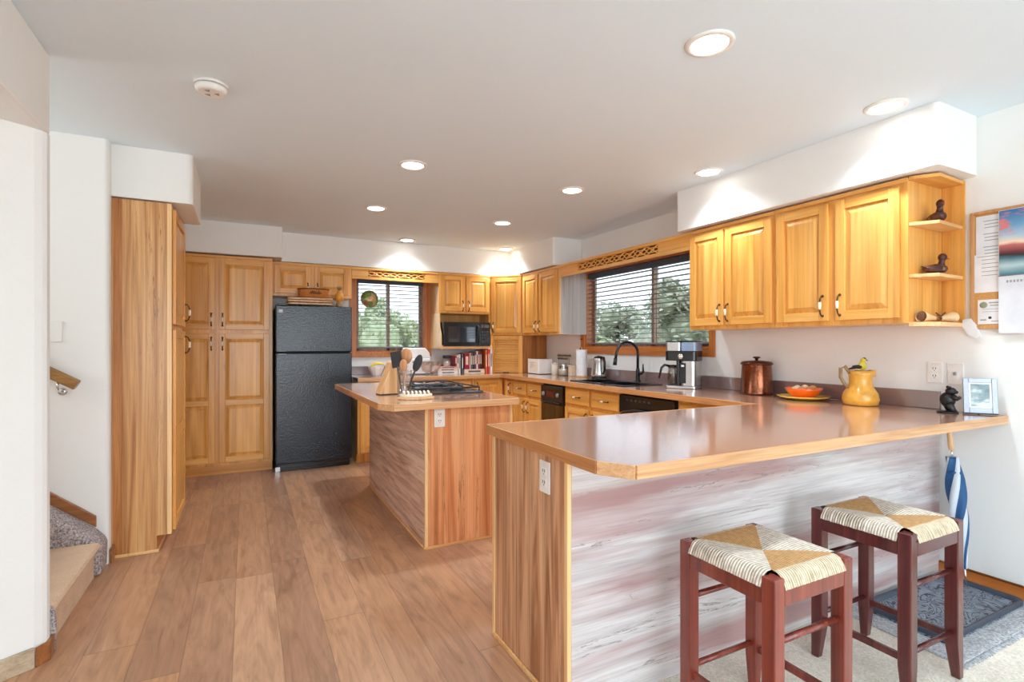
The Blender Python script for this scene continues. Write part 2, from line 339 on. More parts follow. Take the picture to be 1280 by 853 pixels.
M['rush_tan'] = mat_rush('tan_rush_cord', rgb(226, 182, 122), rgb(196, 146, 88), 'X')
M['rush_rim'] = mat_rush('pale_rush_rim_cord', rgb(240, 226, 200), rgb(214, 192, 160), 'X')
M['rush_pale'] = mat_rush('pale_rush_cord', rgb(240, 234, 222), rgb(222, 210, 192), 'Y')

def mat_traypattern():
    m, nt, b = base_mat('moulded_tray_pattern')
    v, raw = coords(nt, (1, 1, 1), rnd=False)
    n = noise(nt, v, 9, 1, 1.8)
    a = math_(nt, 'MULTIPLY', math_(nt, 'ABSOLUTE', math_(nt, 'SINE', math_(nt, 'MULTIPLY', n, 26.0))), 1.0)
    r = ramp(nt, [(.0, rgb(24, 28, 36)), (.35, rgb(60, 68, 80)), (.6, rgb(140, 152, 166))]); nt.links.new(a, r.inputs[0]); nt.links.new(r.outputs[0], b.inputs['Base Color'])
    b.inputs['Roughness'].default_value = .4; bump(nt, b, a, .8, .004)
    return m
M['tray_pattern'] = mat_traypattern()

def mat_scene_picture():
    """calendar picture: pink clouds over a mountain lake, printed on the page"""
    m, nt, b = base_mat('printed_lake_picture')
    t = N(nt, 'ShaderNodeTexCoord'); s = N(nt, 'ShaderNodeSeparateXYZ'); nt.links.new(t.outputs['Object'], s.inputs[0])
    mp = N(nt, 'ShaderNodeMapping'); nt.links.new(t.outputs['Object'], mp.inputs[0]); mp.inputs['Scale'].default_value = (6, 6, 14)
    n = noise(nt, mp.outputs[0], 1.3, 4)
    nb = noise(nt, mp.outputs[0], .5, 3)
    z = math_(nt, 'DIVIDE', math_(nt, 'ADD', s.outputs['Z'], math_(nt, 'MULTIPLY', math_(nt, 'SUBTRACT', nb, .5), .07)), .322)
    r = ramp(nt, [(.0, rgb(70, 130, 150)), (.14, rgb(190, 220, 226)), (.26, rgb(70, 120, 140)), (.31, rgb(46, 30, 36)), (.36, rgb(120, 58, 60)), (.46, rgb(200, 110, 110)), (.50, rgb(250, 226, 200)), (.58, rgb(180, 205, 225)), (.75, rgb(110, 165, 205)), (1, rgb(50, 110, 170))])
    nt.links.new(z, r.inputs[0])
    cl = ramp(nt, [(.47, (0, 0, 0)), (.54, (1, 1, 1))]); nt.links.new(n, cl.inputs[0])
    band = ramp(nt, [(.60, (0, 0, 0)), (.68, (1, 1, 1)), (.90, (1, 1, 1)), (1.0, (.2, .2, .2))]); nt.links.new(math_(nt, 'DIVIDE', s.outputs['Z'], .322), band.inputs[0])
    c = mixc(nt, r.outputs[0], rgb(222, 130, 132), math_(nt, 'MULTIPLY', cl.outputs[0], band.outputs[0]))
    nt.links.new(c, b.inputs['Base Color']); b.inputs['Roughness'].default_value = .35
    return m
M['picture'] = mat_scene_picture()
def mat_photo():
    m, nt, b = base_mat('grey_photo_print')
    v, raw = coords(nt, (8, 8, 14)); n = noise(nt, v, 1.5, 4)
    r = ramp(nt, [(.35, rgb(112, 134, 142)), (.5, rgb(150, 172, 176)), (.62, rgb(214, 226, 232))]); nt.links.new(n, r.inputs[0]); nt.links.new(r.outputs[0], b.inputs['Base Color'])
    b.inputs['Roughness'].default_value = .15
    return m
M['photo'] = mat_photo()
def mat_suncatcher():
    m, nt, b = base_mat('stained_glass_flowers')
    v, raw = coords(nt); vo = N(nt, 'ShaderNodeTexVoronoi'); nt.links.new(v, vo.inputs['Vector']); vo.inputs['Scale'].default_value = 28
    s = N(nt, 'ShaderNodeSeparateColor'); nt.links.new(vo.outputs['Color'], s.inputs[0])
    r = ramp(nt, [(.0, rgb(120, 160, 70)), (.35, rgb(190, 205, 130)), (.6, rgb(236, 190, 130)), (.8, rgb(200, 100, 80)), (1, rgb(230, 220, 170))]); nt.links.new(s.outputs[0], r.inputs[0])
    nt.links.new(r.outputs[0], b.inputs['Base Color']); b.inputs['Roughness'].default_value = .3; b.inputs['Transmission Weight'].default_value = .35
    return m
M['suncatcher'] = mat_suncatcher()

# ------------------------------------------------------------------ mesh helpers
class MB:
    def __init__(s): s.v = []; s.f = []; s.mi = []; s.sm = []; s.M = Matrix.Identity(4)
    def add(s, vs, fs, mi=0, smooth=False):
        k = len(s.v); s.v += [tuple(s.M @ Vector(p)) for p in vs]
        for f in fs: s.f.append(tuple(k+i for i in f)); s.mi.append(mi); s.sm.append(smooth)
        return s
    def box(s, x0, y0, z0, x1, y1, z1, mi=0):
        x0, x1 = sorted((x0, x1)); y0, y1 = sorted((y0, y1)); z0, z1 = sorted((z0, z1))
        v = [(x0, y0, z0), (x1, y0, z0), (x1, y1, z0), (x0, y1, z0), (x0, y0, z1), (x1, y0, z1), (x1, y1, z1), (x0, y1, z1)]
        return s.add(v, [(0, 3, 2, 1), (4, 5, 6, 7), (0, 1, 5, 4), (1, 2, 6, 5), (2, 3, 7, 6), (3, 0, 4, 7)], mi)
    def prism(s, poly, z0, z1, mi=0, axis='z', smooth=False, mi_side=None):
        """poly in CCW order; axis z: (x,y) extruded z0..z1; axis x: (y,z) extruded along x; axis y: (z,x) extruded along y"""
        n = len(poly)
        P = {'z': lambda a, b, c: (a, b, c), 'x': lambda a, b, c: (c, a, b), 'y': lambda a, b, c: (b, c, a)}[axis]
        v = [P(a, b, z0) for a, b in poly]+[P(a, b, z1) for a, b in poly]
        s.add(v, [tuple(range(n))[::-1], tuple(range(n, 2*n))], mi)
        k = len(s.v)-2*n
        for i in range(n):
            j = (i+1) % n
            s.f.append((k+i, k+j, k+n+j, k+n+i)); s.mi.append(mi if mi_side is None else mi_side); s.sm.append(smooth)
        return s
    def frustum(s, x0, z0, x1, z1, y0, inset, y1, mi=0):
        """raised field on a front (facing -y): base rectangle at y0, top rectangle inset at y1"""
        v = [(x0, y0, z0), (x1, y0, z0), (x1, y0, z1), (x0, y0, z1), (x0+inset, y1, z0+inset), (x1-inset, y1, z0+inset), (x1-inset, y1, z1-inset), (x0+inset, y1, z1-inset)]
        return s.add(v, [(4, 5, 6, 7), (0, 1, 5, 4), (1, 2, 6, 5), (2, 3, 7, 6), (3, 0, 4, 7)], mi)
    def lathe(s, prof, c=(0, 0, 0), n=24, mi=0, sx=1, sy=1, smooth=True):
        """prof: (radius, z) from bottom to top"""
        v = []
        for r, z in prof:
            for i in range(n): a = 2*PI*i/n; v.append((c[0]+r*sx*math.cos(a), c[1]+r*sy*math.sin(a), c[2]+z))
        f = []
        for k in range(len(prof)-1):
            for i in range(n): j = (i+1) % n; f.append((k*n+i, k*n+j, (k+1)*n+j, (k+1)*n+i))
        s.add(v, f, mi, smooth); b = len(s.v)-len(v)
        if prof[0][0] > 1e-4: s.f.append(tuple(b+i for i in range(n))[::-1]); s.mi.append(mi); s.sm.append(False)
        if prof[-1][0] > 1e-4: s.f.append(tuple(b+(len(prof)-1)*n+i for i in range(n))); s.mi.append(mi); s.sm.append(False)
        return s
    def tube(s, pts, r, n=10, mi=0, cap=True, flat=1.0):
        P = [Vector(p) for p in pts]; rs = r if isinstance(r, (list, tuple)) else [r]*len(P)
        v = []; up = None
        for i, p in enumerate(P):
            t = (P[min(i+1, len(P)-1)]-P[max(i-1, 0)]).normalized()
            if up is None:
                up = Vector((0, 0, 1)) if abs(t.z) < .9 else Vector((1, 0, 0))
            x = t.cross(up).normalized(); up = x.cross(t).normalized()
            for k in range(n): a = 2*PI*k/n; v.append(tuple(p + x*math.cos(a)*rs[i] + up*math.sin(a)*rs[i]*flat))
        f = []
        for i in range(len(P)-1):
            for k in range(n): j = (k+1) % n; f.append((i*n+k, i*n+j, (i+1)*n+j, (i+1)*n+k))
        if cap: f += [tuple(range(n))[::-1], tuple(range((len(P)-1)*n, len(P)*n))]
        return s.add(v, f, mi, True)
    def ball(s, c, r, n=16, mi=0, sc_=(1, 1, 1)):
        v = []; m = n//2
        prof = [(math.sin(PI*k/m), -math.cos(PI*k/m)) for k in range(m+1)]
        v = [(c[0]+r*sc_[0]*a*math.cos(2*PI*i/n), c[1]+r*sc_[1]*a*math.sin(2*PI*i/n), c[2]+r*sc_[2]*z) for a, z in prof for i in range(n)]
        f = [(k*n+i, k*n+(i+1) % n, (k+1)*n+(i+1) % n, (k+1)*n+i) for k in range(m) for i in range(n)]
        return s.add(v, f, mi, True)
    def build(s, name, mats, parent=None, bevel=0, loc=None, rot=None, seg=2, weld=False):
        me = bpy.data.meshes.new(name); me.from_pydata(s.v, [], s.f)
        for m in (mats if isinstance(mats, (list, tuple)) else [mats]): me.materials.append(M[m] if isinstance(m, str) else m)
        for p, mi, sm in zip(me.polygons, s.mi, s.sm): p.material_index = mi; p.use_smooth = sm
        me.update()
        o = bpy.data.objects.new(name, me); COL.objects.link(o)
        if parent: o.parent = parent
        if loc: o.location = loc
        if rot: o.rotation_euler = rot
        if bevel:
            b = o.modifiers.new('edge', 'BEVEL'); b.width = bevel; b.segments = seg; b.limit_method = 'ANGLE'; b.angle_limit = R(35)
        return o
def empty(name, label, cat, loc=(0, 0, 0), rz=0, group=None):
    o = bpy.data.objects.new(name, None); COL.objects.link(o); o.location = loc; o.rotation_euler = (0, 0, rz); o.empty_display_size = .1
    o['label'] = label; o['category'] = cat
    if group: o['group'] = group
    return o
def tag(o, label, cat, group=None):
    o['label'] = label; o['category'] = cat
    if group: o['group'] = group
    return o
def struct(o): o['kind'] = 'structure'; return o
def slab(name, x0, y0, z0, x1, y1, z1, mat, bevel=0, parent=None):
    o = MB().box(x0, y0, z0, x1, y1, z1).build(name, mat, parent, bevel=bevel)
    return struct(o) if parent is None else o
def rounded(x0, y0, x1, y1, r, n=5):
    pts = []
    for cx, cy, a0 in ((x1-r, y0+r, -90), (x1-r, y1-r, 0), (x0+r, y1-r, 90), (x0+r, y0+r, 180)):
        for k in range(n+1): a = R(a0+90*k/n); pts.append((cx+r*math.cos(a), cy+r*math.sin(a)))
    return pts

# ------------------------------------------------------------------ dimensions
XW, YW = 3.38, 6.26           # inner faces of the right and the back wall
ZC, ZS, ZU0, ZU1 = 2.44, 2.134, 1.372, 2.118
CT = .908; CB = CT-.038       # worktop top and underside
XU, YU = 3.033, 5.935         # faces of the wall cabinets
XL = -1.0

# ------------------------------------------------------------------ room shell
slab('floor', -2.9, -3.9, -.08, XW, YW, 0, 'floor')
cp = MB().box(.968, -3.6, .0005, XW-.001, 1.47, .012).build('floor_carpet', 'carpet'); struct(cp)
slab('ceiling', -2.9, -3.9, ZC, XW+.14, YW+.14, ZC+.1, 'ceiling')

def wall_with_hole(name, axis, p0, p1, a0, a1, z0, z1, h):
    """axis 'x': wall plane normal to X between p0..p1, running a0..a1 along Y; h=(a,b,z,z) hole"""
    m = MB()
    def bx(u0, u1, w0, w1):
        if axis == 'x': m.box(p0, u0, w0, p1, u1, w1)
        else: m.box(u0, p0, w0, u1, p1, w1)
    bx(a0, h[0], z0, z1); bx(h[1], a1, z0, z1); bx(h[0], h[1], z0, h[2]); bx(h[0], h[1], h[3], z1)
    return struct(m.build(name, 'wall'))
WR = (3.05, 4.80, 1.235, 2.06)      # opening over the sink
WB = (1.15, 1.985, 1.176, 2.06)     # opening on the back wall
wall_with_hole('wall_right', 'x', XW, XW+.14, -3.9, YW+.14, 0, ZC, WR)
wall_with_hole('wall_back', 'y', YW, YW+.14, XL-.1, XW, 0, ZC, WB)
wall_with_hole('wall_rear', 'y', -3.6, -3.5, -2.9, XW, 0, ZC, (-1.5, 2.3, .02, 2.2))
slab('wall_left', XL-.1, 3.80, 0, XL, YW, ZC, 'wall')
slab('wall_far_left', -2.9, -3.5, 0, -2.8, 4.0, ZC, 'wall')

# wall beside the tall cabinet (stair side), end rounded
def bull(x0, y0, x1, y1, z0, z1, name, corner, r=.025, mat='wall'):
    pts = rounded(x0, y0, x1, y1, r)
    return struct(MB().prism(pts, z0, z1, smooth=False).build(name, mat))
bull(-2.8, 3.715, -.697, 3.797, 0, ZC, 'wall_stair', None, .022)
# diagonal wall at the left edge with a bullnose end, and the dropped header above it
poly = [(-.712, 2.745), (-.722, 2.755), (-2.78, 2.755), (-2.78, 1.36), (-.735, 2.665), (-.716, 2.684), (-.706, 2.70), (-.705, 2.73)]
struct(MB().prism(poly, 0, 2.11).build('wall_diagonal', 'wall', bevel=.004))
struct(MB().prism(rounded(-2.8, -3.5, -.708, 2.755, .02), 2.11, ZC-.001).build('wall_header', 'wall', bevel=.012))
# soffits
bull(-.735, 3.785, -.290, 4.43, ZS, ZC-.001, 'trim_soffit_left', None, .03)
slab('trim_soffit_left_return', XL, 4.43, ZS, -.56, 5.69, ZC-.001, 'wall')
bull(XL, 5.70, .33, YW, ZS, ZC-.001, 'trim_soffit_pantry', None, .015)
bull(.33, 5.945, XW, YW, ZS-.002, ZC-.0015, 'trim_soffit_back', None, .01)
bull(2.993, 4.86, XW, 5.95, ZS-.001, ZC-.001, 'trim_soffit_corner', None, .02)
bull(2.972, 1.30, XW, 3.02, ZS, ZC-.001, 'trim_soffit_right', None, .03)

# baseboards and trims
def bboard(name, x0, y0, x1, y1, h, mat):
    return struct(MB().box(x0, y0, 0.0, x1, y1, h).box(x0, y0, h-.012, x1, y1, h).build(name, mat, bevel=.004))
bboard('baseboard_right', XW-.014, -3.5, XW-.0005, 1.47, .085, 'casing_h')
def seg_board(name, a, b, t, h, mat, z0=0):
    a = Vector(a); b = Vector(b); d = (b-a).normalized(); n = Vector((-d.y, d.x))
    q = [a, b, b+n*t, a+n*t]
    return struct(MB().prism([(p.x, p.y) for p in q], z0, h).build(name, mat, bevel=.003))
seg_board('baseboard_left', (-2.6, 1.474), (-.736, 2.663), -.013, .08, 'trim_grey')
seg_board('baseboard_left_end', (-.728, 2.652), (-.694, 2.70), -.001, .08, 'trim_brown')
seg_board('baseboard_left_corner', (-.694, 2.690), (-.694, 2.750), .011, .08, 'trim_brown')
MBs = MB().box(-.697, 3.72, 0, -.684, 3.80, .085); struct(MBs.build('baseboard_stair_end', 'trim_brown', bevel=.003))

# ------------------------------------------------------------------ windows
def window(name, axis, h, casing, mull, bottom_apron, hx):
    """window frame set in the wall; local u along the wall, n outwards from the room"""
    root = bpy.data.objects.new(name, None); COL.objects.link(root); root['kind'] = 'structure'
    P = (lambda m, u0, n0, z0, u1, n1, z1, mi=0: m.box(XW+n0, u0, z0, XW+n1, u1, z1, mi)) if axis == 'x' else (lambda m, u0, n0, z0, u1, n1, z1, mi=0: m.box(u0, YW+n0, z0, u1, YW+n1, z1, mi))
    a, b, z0, z1 = h
    c = MB(); ca, cb, cz = casing
    P(c, a-ca, -.018, z0-cz, a, 0, z1+.06); P(c, b, -.018, z0-cz, b+cb, 0, z1+.06)
    c.build('casing', 'casing', root, bevel=.003)
    c = MB(); P(c, a, -.018, z0-cz, b, 0, z0-.004); P(c, a, -.018, z1, b, 0, z1+.06)
    c.build('casing_rail', hx, root, bevel=.003)
    j = MB(); P(j, a, -.002, z0-.004, b, .13, z0+.010); P(j, a, -.002, z0, a+.012, .13, z1); P(j, b-.012, -.002, z0, b, .13, z1); P(j, a, -.002, z1-.012, b, .13, z1)
    j.build('jamb', 'casing', root)
    s = MB(); f = .035
    for u0, u1 in ((a+.012, mull+.02), (mull-.02, b-.012)):
        n0 = .07 if u0 < mull-.1 else .095
        P(s, u0, n0, z0+.01, u0+f, n0+.025, z1-.012); P(s, u1-f, n0, z0+.01, u1, n0+.025, z1-.012)
        P(s, u0, n0, z0+.01, u1, n0+.025, z0+.01+f); P(s, u0, n0, z1-.012-f, u1, n0+.025, z1-.012)
    s.build('sash', 'vinyl', root, bevel=.002)
    g = MB()
    P(g, a+.04, .080, z0+.03, mull, .084, z1-.03); P(g, mull, .105, z0+.03, b-.04, .109, z1-.03)
    g.build('pane', 'glass', root)
    return root
window('window_1', 'x', WR, (.055, .075, .075), 3.80, 0, 'casing_h')
window('window_2', 'y', WB, (.075, .08, .065), 1.547, 0, 'casing_h')

def blind(label, axis, h, group=None):
    a, b, z0, z1 = h; a += .018; b -= .018
    root = empty('window_blind', label, 'window blind', (XW+.045, (a+b)/2, z1) if axis == 'x' else ((a+b)/2, YW+.045, z1), 0)
    W = (b-a)/2; H = z1-z0
    Bx = (lambda m, u0, n0, w0, u1, n1, w1: m.box(n0, u0, w0, n1, u1, w1)) if axis == 'x' else (lambda m, u0, n0, w0, u1, n1, w1: m.box(u0, n0, w0, u1, n1, w1))
    m = MB(); Bx(m, -W, -.028, -.07, W, .028, -.014); m.build('headrail', 'headrail', root, bevel=.003)
    m = MB(); n = int((H-.12)/.046); t = R(-3.5)
    for k in range(n):
        z = -.095-k*.046; dz = .024*math.sin(t)
        for q in range(2):
            pass
        # slightly tilted thin slat: inner edge lower
        u0, u1 = -W, W
        v = [(u0, -.024, z-dz), (u1, -.024, z-dz), (u1, .024, z+dz), (u0, .024, z+dz)]
        v += [(p[0], p[1], p[2]+.003) for p in v]
        if axis == 'x': v = [(p[1], p[0], p[2]) for p in v]
        m.add(v, [(0, 3, 2, 1), (4, 5, 6, 7), (0, 1, 5, 4), (1, 2, 6, 5), (2, 3, 7, 6), (3, 0, 4, 7)])
    m.build('slats', 'slat', root)
    zb = -.095-n*.046
    m = MB(); Bx(m, -W, -.02, zb-.01, W, .02, zb+.008); m.build('bottom_rail', 'slat', root, bevel=.003)
    for f in (-.86, -.3, .3, .86):
        m = MB()
        for d in (-.024, .024):
            p = (d, f*W) if axis == 'x' else (f*W, d)
            m.tube([(p[0], p[1], -.07), (p[0], p[1], zb)], .0013, 5)
        m.build('ladder_cord', 'slat', root)
    return root
blind('wide white slatted blind in the window over the sink', 'x', WR)
blind('narrow white slatted blind in the window beside the refrigerator', 'y', WB)

# ------------------------------------------------------------------ cabinet parts (local frame: fronts face -y, x to the right, z up)
def door(parent, x0, z0, x1, z1, mats=('honey_v', 'honey_h', 'honey_v'), mid=(), st=.052, handle=None, t=.019, yf=0.0, name='door', pull='v', label=None):
    w, h = x1-x0, z1-z0
    m = MB(); st = min(st, w*.26, h*.30)
    m.box(0, -t, 0, st, 0, h, 0); m.box(w-st, -t, 0, w, 0, h, 0)
    zs = [0]+[q-z0 for q in mid]+[h]
    rails = [(0, st)]+[(q-z0-st*.5, q-z0+st*.5) for q in mid]+[(h-st, h)]
    for a, b in rails: m.box(st, -t+.0004, a, w-st, 0, b, 1)
    for (a0, a1), (b0, b1) in zip(rails[:-1], rails[1:]):
        X0, X1, Z0, Z1 = st, w-st, a1, b0
        m.box(X0, -.006, Z0, X1, -.001, Z1, 2)
        m.frustum(X0+.006, Z0+.006, X1-.006, Z1-.006, -.0061, min(.028, (X1-X0)*.25, (Z1-Z0)*.25), -t+.002, 2)
    o = m.build(name, mats, parent, bevel=.003, loc=(x0, yf-.0005, z0))
    if label: o['label'] = label
    if handle:
        hx, hz = handle; add_handle(o, hx-x0, hz-z0, -t, pull)
    return o
HANDLE = {}
def handle_mesh(pull):
    if pull in HANDLE: return HANDLE[pull]
    m = MB(); L = .058
    ax = (lambda a, y: (0, y, a)) if pull == 'v' else (lambda a, y: (a, y, 0))
    pts = [ax(-L, 0), ax(-L, -.012), ax(-L*.78, -.022), ax(-L*.4, -.028), ax(L*.4, -.028), ax(L*.78, -.022), ax(L, -.012), ax(L, 0)]
    m.tube(pts, [.006, .0045, .0045, .005, .005, .0045, .0045, .006], 8, 0)
    m.tube([ax(-L*.38, -.028), ax(-L*.2, -.028), ax(L*.2, -.028), ax(L*.38, -.028)], [.0065, .0085, .0085, .0065], 10, 1)
    for s_ in (-1, 1): m.ball(ax(s_*L, -.002), .0085, 10, 0, (1, .6, 1))
    o = m.build('handle', ('bronze', 'ceramic')); me = o.data; bpy.data.objects.remove(o); HANDLE[pull] = me
    return me
def add_handle(parent, x, z, y, pull='v'):
    o = bpy.data.objects.new('handle', handle_mesh(pull)); COL.objects.link(o); o.parent = parent; o.location = (x, y, z)
    return o
def drawer(parent, x0, z0, x1, z1, knob=True, t=.019, label=None):
    w, h = x1-x0, z1-z0
    m = MB(); m.box(0, -t*.55, 0, w, 0, h, 0); m.frustum(0, 0, w, h, -t*.55, .012, -t, 0)
    o = m.build('drawer', ('honey_h',), parent, bevel=.002, loc=(x0, -.0005, z0))
    if knob: add_handle(o, w/2, h/2, -t, 'h')
    return o
def carcass(parent, w, d, h, toe=0, mats=('honey_v', 'honey_h'), z0=0, side_mats=None, name='body'):
    m = MB()
    m.box(0, .0, z0+toe, w, d, h, 0)
    if toe: m.box(.0, .06, z0, w, d, z0+toe, 0)
    return m.build(name, mats, parent, bevel=.002)

def rot_root(name, label, cat, x, y, z, facing, group=None):
    rz = {'back': 0, 'right': -PI/2, 'left': PI/2}[facing]
    return empty(name, label, cat, (x, y, z), rz, group)

# ------------------------------------------------------------------ tall pantry on the back wall (face y=5.745)
YP = 5.745
r = rot_root('pantry_cabinet', 'tall honey maple pantry with four panelled doors beside the black refrigerator', 'cabinet', XL+.002, YP, 0, 'back')
pw = .242-(XL+.002)
carcass(r, pw, YW-YP-.003, 2.12, toe=.095)
lx = lambda X: X-(XL+.002)
door(r, lx(-.225), 1.405, lx(.212), 2.085, handle=(lx(-.196), 1.50))
door(r, lx(-.225), .125, lx(.212), 1.368, mid=(.70,), handle=(lx(-.196), 1.27))
door(r, lx(-.70), 1.405, lx(-.262), 2.085, handle=(lx(-.290), 1.50), mats=('honey_v', 'honey_h', 'honey_rustic'))
door(r, lx(-.70), .125, lx(-.262), 1.368, mid=(.70,), handle=(lx(-.290), 1.27), mats=('honey_v', 'honey_h', 'honey_rustic'))
MB().box(0, .052, 0, pw, .060, .095).build('toe_board', 'honey_h', r)
MB().box(0, -.012, 2.098, pw, .0, 2.12).build('cornice', 'honey_h', r, bevel=.003)

# ------------------------------------------------------------------ tall cabinet by the stairs (face x=-.405, side toward camera y=3.80)
XT = -.405
r = rot_root('tall_cabinet', 'tall cabinet with knotty grained side panel, standing beside the carpeted stairs', 'cabinet', XT, 3.800, 0, 'left')
Wt, Dt = .63, XT-XL-.003
m = MB(); m.box(.004, 0, .10, Wt, Dt, 2.12); m.box(.004, .075, 0, Wt, Dt, .10)
m.build('body', ('honey_v',), r, bevel=.001)
m = MB(); m.prism([(.075, 0), (.075, .10), (.02, .10), (.02, 2.126), (Dt, 2.126), (Dt, 0)][::-1], 0, .004, axis='x')
m.build('side_panel', 'side_tan', r)
MB().box(-.0025, .245, .02, -.0002, .288, 2.126).build('dark_board', 'side_tan_dark', r)
MB().box(-.004, -.002, .10, .018, .022, 2.126).build('corner_stile', 'pale_trim', r, bevel=.002)
MB().box(-.008, .068, 0, .0, .285, .018).box(-.008, .062, 0, Wt, .0745, .018).build('shoe_mould', 'pale_trim_h', r, bevel=.003)
door(r, .045, 1.388, .625, 2.10, handle=(.595, 1.49), mats=('honey_v', 'honey_h', 'honey_v'))
door(r, .045, .11, .625, 1.355, mid=(.70,), handle=(.595, 1.26))

# ------------------------------------------------------------------ wall cabinets on the back wall
hb = ZU1
r = rot_root('wall_cabinet', 'short two-door wall cabinet above the black refrigerator', 'wall cabinet', .245, YU, 1.768, 'back')
carcass(r, .80, YW-YU-.003, hb-1.768)
door(r, .022, .030, .375, hb-1.768-.030, handle=(.345, .085)); door(r, .412, .030, .765, hb-1.768-.030, handle=(.442, .085))
MB().box(0, -.010, hb-1.768-.018, .80, .0, hb-1.768+.006).build('cornice', 'honey_h', r, bevel=.003)

r = rot_root('wall_cabinet', 'two-door wall cabinet with open niche holding the microwave', 'wall cabinet', 2.055, YU, 1.212, 'back')
H = hb-1.212; D = YW-YU-.003; w_ = .676; zn0, zn1 = .055, .425
m = MB(); m.box(0, 0, zn1, w_, D, H); m.box(.0, D-.02, 0, w_, D, zn1); m.build('body', 'honey_v', r, bevel=.002)
# side cheeks with a curved lower front edge
def cheek(x0, x1):
    pts = [(0, zn1), (0, .30)]
    for k in range(9):
        t = k/8; pts.append((-.055*(.5-.5*math.cos(PI*t)), .30-.16*t))
    pts += [(-.058, .10), (-.058, .0), (D, 0), (D, zn1)]
    return MB().prism(pts[::-1], x0, x1, axis='x')
cheek(0, .018).build('side_cheek', 'pale_trim', r); cheek(w_-.018, w_).build('side_cheek', 'honey_v', r)
MB().box(.018, -.055, .0, w_-.018, D-.02, .028).box(0, -.064, -.004, w_, -.05, .042).build('niche_shelf', 'pale_trim_h', r, bevel=.003)
door(r, .020, .455, .325, H-.03, handle=(.298, .52)); door(r, .350, .455, .652, H-.03, handle=(.377, .52))
MB().box(0, -.010, H-.018, w_, .0, H+.006).build('cornice', 'honey_h', r, bevel=.003)

# microwave in the niche
r = empty('microwave', 'black microwave oven with blue-tinted glass door, set in the wall niche', 'microwave', (2.085, YU-.09, 1.2405), 0)
MB().box(0, .022, .0, .605, .38, .29).build('case', 'black', r, bevel=.006)
MB().box(0, .0, .0, .46, .021, .29).build('door', 'black', r, bevel=.006)
MB().box(.06, -.004, .05, .40, -.0005, .235).build('door_window', 'mw_glass', r, bevel=.002)
MB().tube([(.435, -.0005, .04), (.435, -.03, .05), (.435, -.03, .24), (.435, -.0005, .25)], .007, 8).build('door_handle', 'black_matte', r)
MB().box(.463, .0, .0, .605, .021, .29).build('control_panel', 'black', r, bevel=.004)
MB().box(.485, -.003, .225, .585, -.0005, .262).build('display', 'mw_glass', r)
m = MB()
for i in range(3):
    for j in range(4): m.box(.488+i*.034, -.003, .05+j*.038, .512+i*.034, -.0005, .075+j*.038)
m.build('keypad', 'ink_dark', r)

# diagonal corner wall cabinet + tambour appliance garage beneath (one footprint)
def diag(z0, z1, name, label, cat):
    A = Vector((2.735, YU)); B = Vector((XU, 5.640))
    d = (B-A); L = d.length; ang = math.atan2(d.y, d.x)
    r = empty(name, label, cat, (A.x, A.y, z0), ang)
    inv = Matrix.Rotation(-ang, 4, 'Z') @ Matrix.Translation((-A.x, -A.y, 0))
    def loc(p): q = inv @ Vector((p[0], p[1], 0)); return (q.x, q.y)
    poly = [loc(p) for p in (A, B, (XW-.003, 5.640), (XW-.003, YW-.003), (2.735, YW-.003))]
    return r, poly, L
r, poly, L = diag(ZU0+.004, ZU1, 'corner_wall_cabinet', 'diagonal corner wall cabinet with one large panelled door', 'wall cabinet')
MB().prism(poly, 0, ZU1-ZU0-.004).build('body', 'honey_v', r, bevel=.002)
door(r, .018, .028, L-.018, ZU1-ZU0-.035, handle=(.045, .10), st=.05)
MB().box(0, -.010, ZU1-ZU0-.022, L, .0, ZU1-ZU0+.002).build('cornice', 'honey_h', r, bevel=.003)
r, poly, L = diag(CT+.001, ZU0, 'appliance_garage', 'corner appliance garage with ribbed tambour door standing on the worktop', 'appliance garage')
h = ZU0-CT-.001
MB().prism(poly, 0, h).build('body', ('dark_side',), r, bevel=.002)
m = MB(); m.box(0, -.016, 0, .05, -.0005, h); m.box(L-.05, -.016, 0, L, -.0005, h); m.box(.05, -.016, h-.05, L-.05, -.0005, h)
m.build('face_frame', 'honey_v', r, bevel=.003)
m = MB(); n = 22
for k in range(n):
    z0 = .006+k*(h-.056)/n; z1 = z0+(h-.056)/n-.003
    m.prism([(-.004, z0), (-.0045, z1), (-.009, z1-.003), (-.011, (z0+z1)/2), (-.009, z0+.003)][::-1], .052, L-.052, axis='x')
m.build('tambour_door', 'honey_h', r)
MB().box(L/2-.04, -.018, .0, L/2+.04, -.0115, .012).build('finger_pull', 'bronze', r)

# ------------------------------------------------------------------ wall cabinets on the right wall: local x runs toward the camera
def right_cab(y_far, y_near, z0, z1, label, name='wall_cabinet', depth=None):
    r = rot_root(name, label, 'wall cabinet', XU, y_far, z0, 'right')
    return r, y_far-y_near, (XW-XU-.003), z1-z0
r, w_, D, H = right_cab(5.638, 4.785, ZU0, ZU1, 'two-door wall cabinet with side coloured grey by daylight glare, left of the sink window')
m = MB(); m.box(0, 0, 0, w_-.004, D, H); m.build('body', 'honey_v', r, bevel=.002)
MB().box(w_-.0035, .016, .0, w_, D, H).build('side_panel', 'glare_grey_v', r)
MB().box(w_-.018, -.002, .0, w_+.001, .0155, H).build('corner_stile', 'pale_trim', r, bevel=.002)
door(r, .030, .030, .390, H-.035, handle=(.362, .10)); door(r, .422, .030, .800, H-.035, handle=(.450, .10))
MB().box(0, -.010, H-.020, w_, .0, H+.004).build('cornice', 'honey_h', r, bevel=.003)
gA = None
r, w_, D, H = right_cab(2.934, 2.216, ZU0, ZU1, 'two-door wall cabinet beside the sink window, above the coffee maker')
carcass(r, w_, D, H)
door(r, .016, .028, .326, H-.035, handle=(.298, .115)); door(r, .342, .028, .706, H-.035, handle=(.368, .115), mats=('honey_v', 'honey_h', 'honey_rustic'))
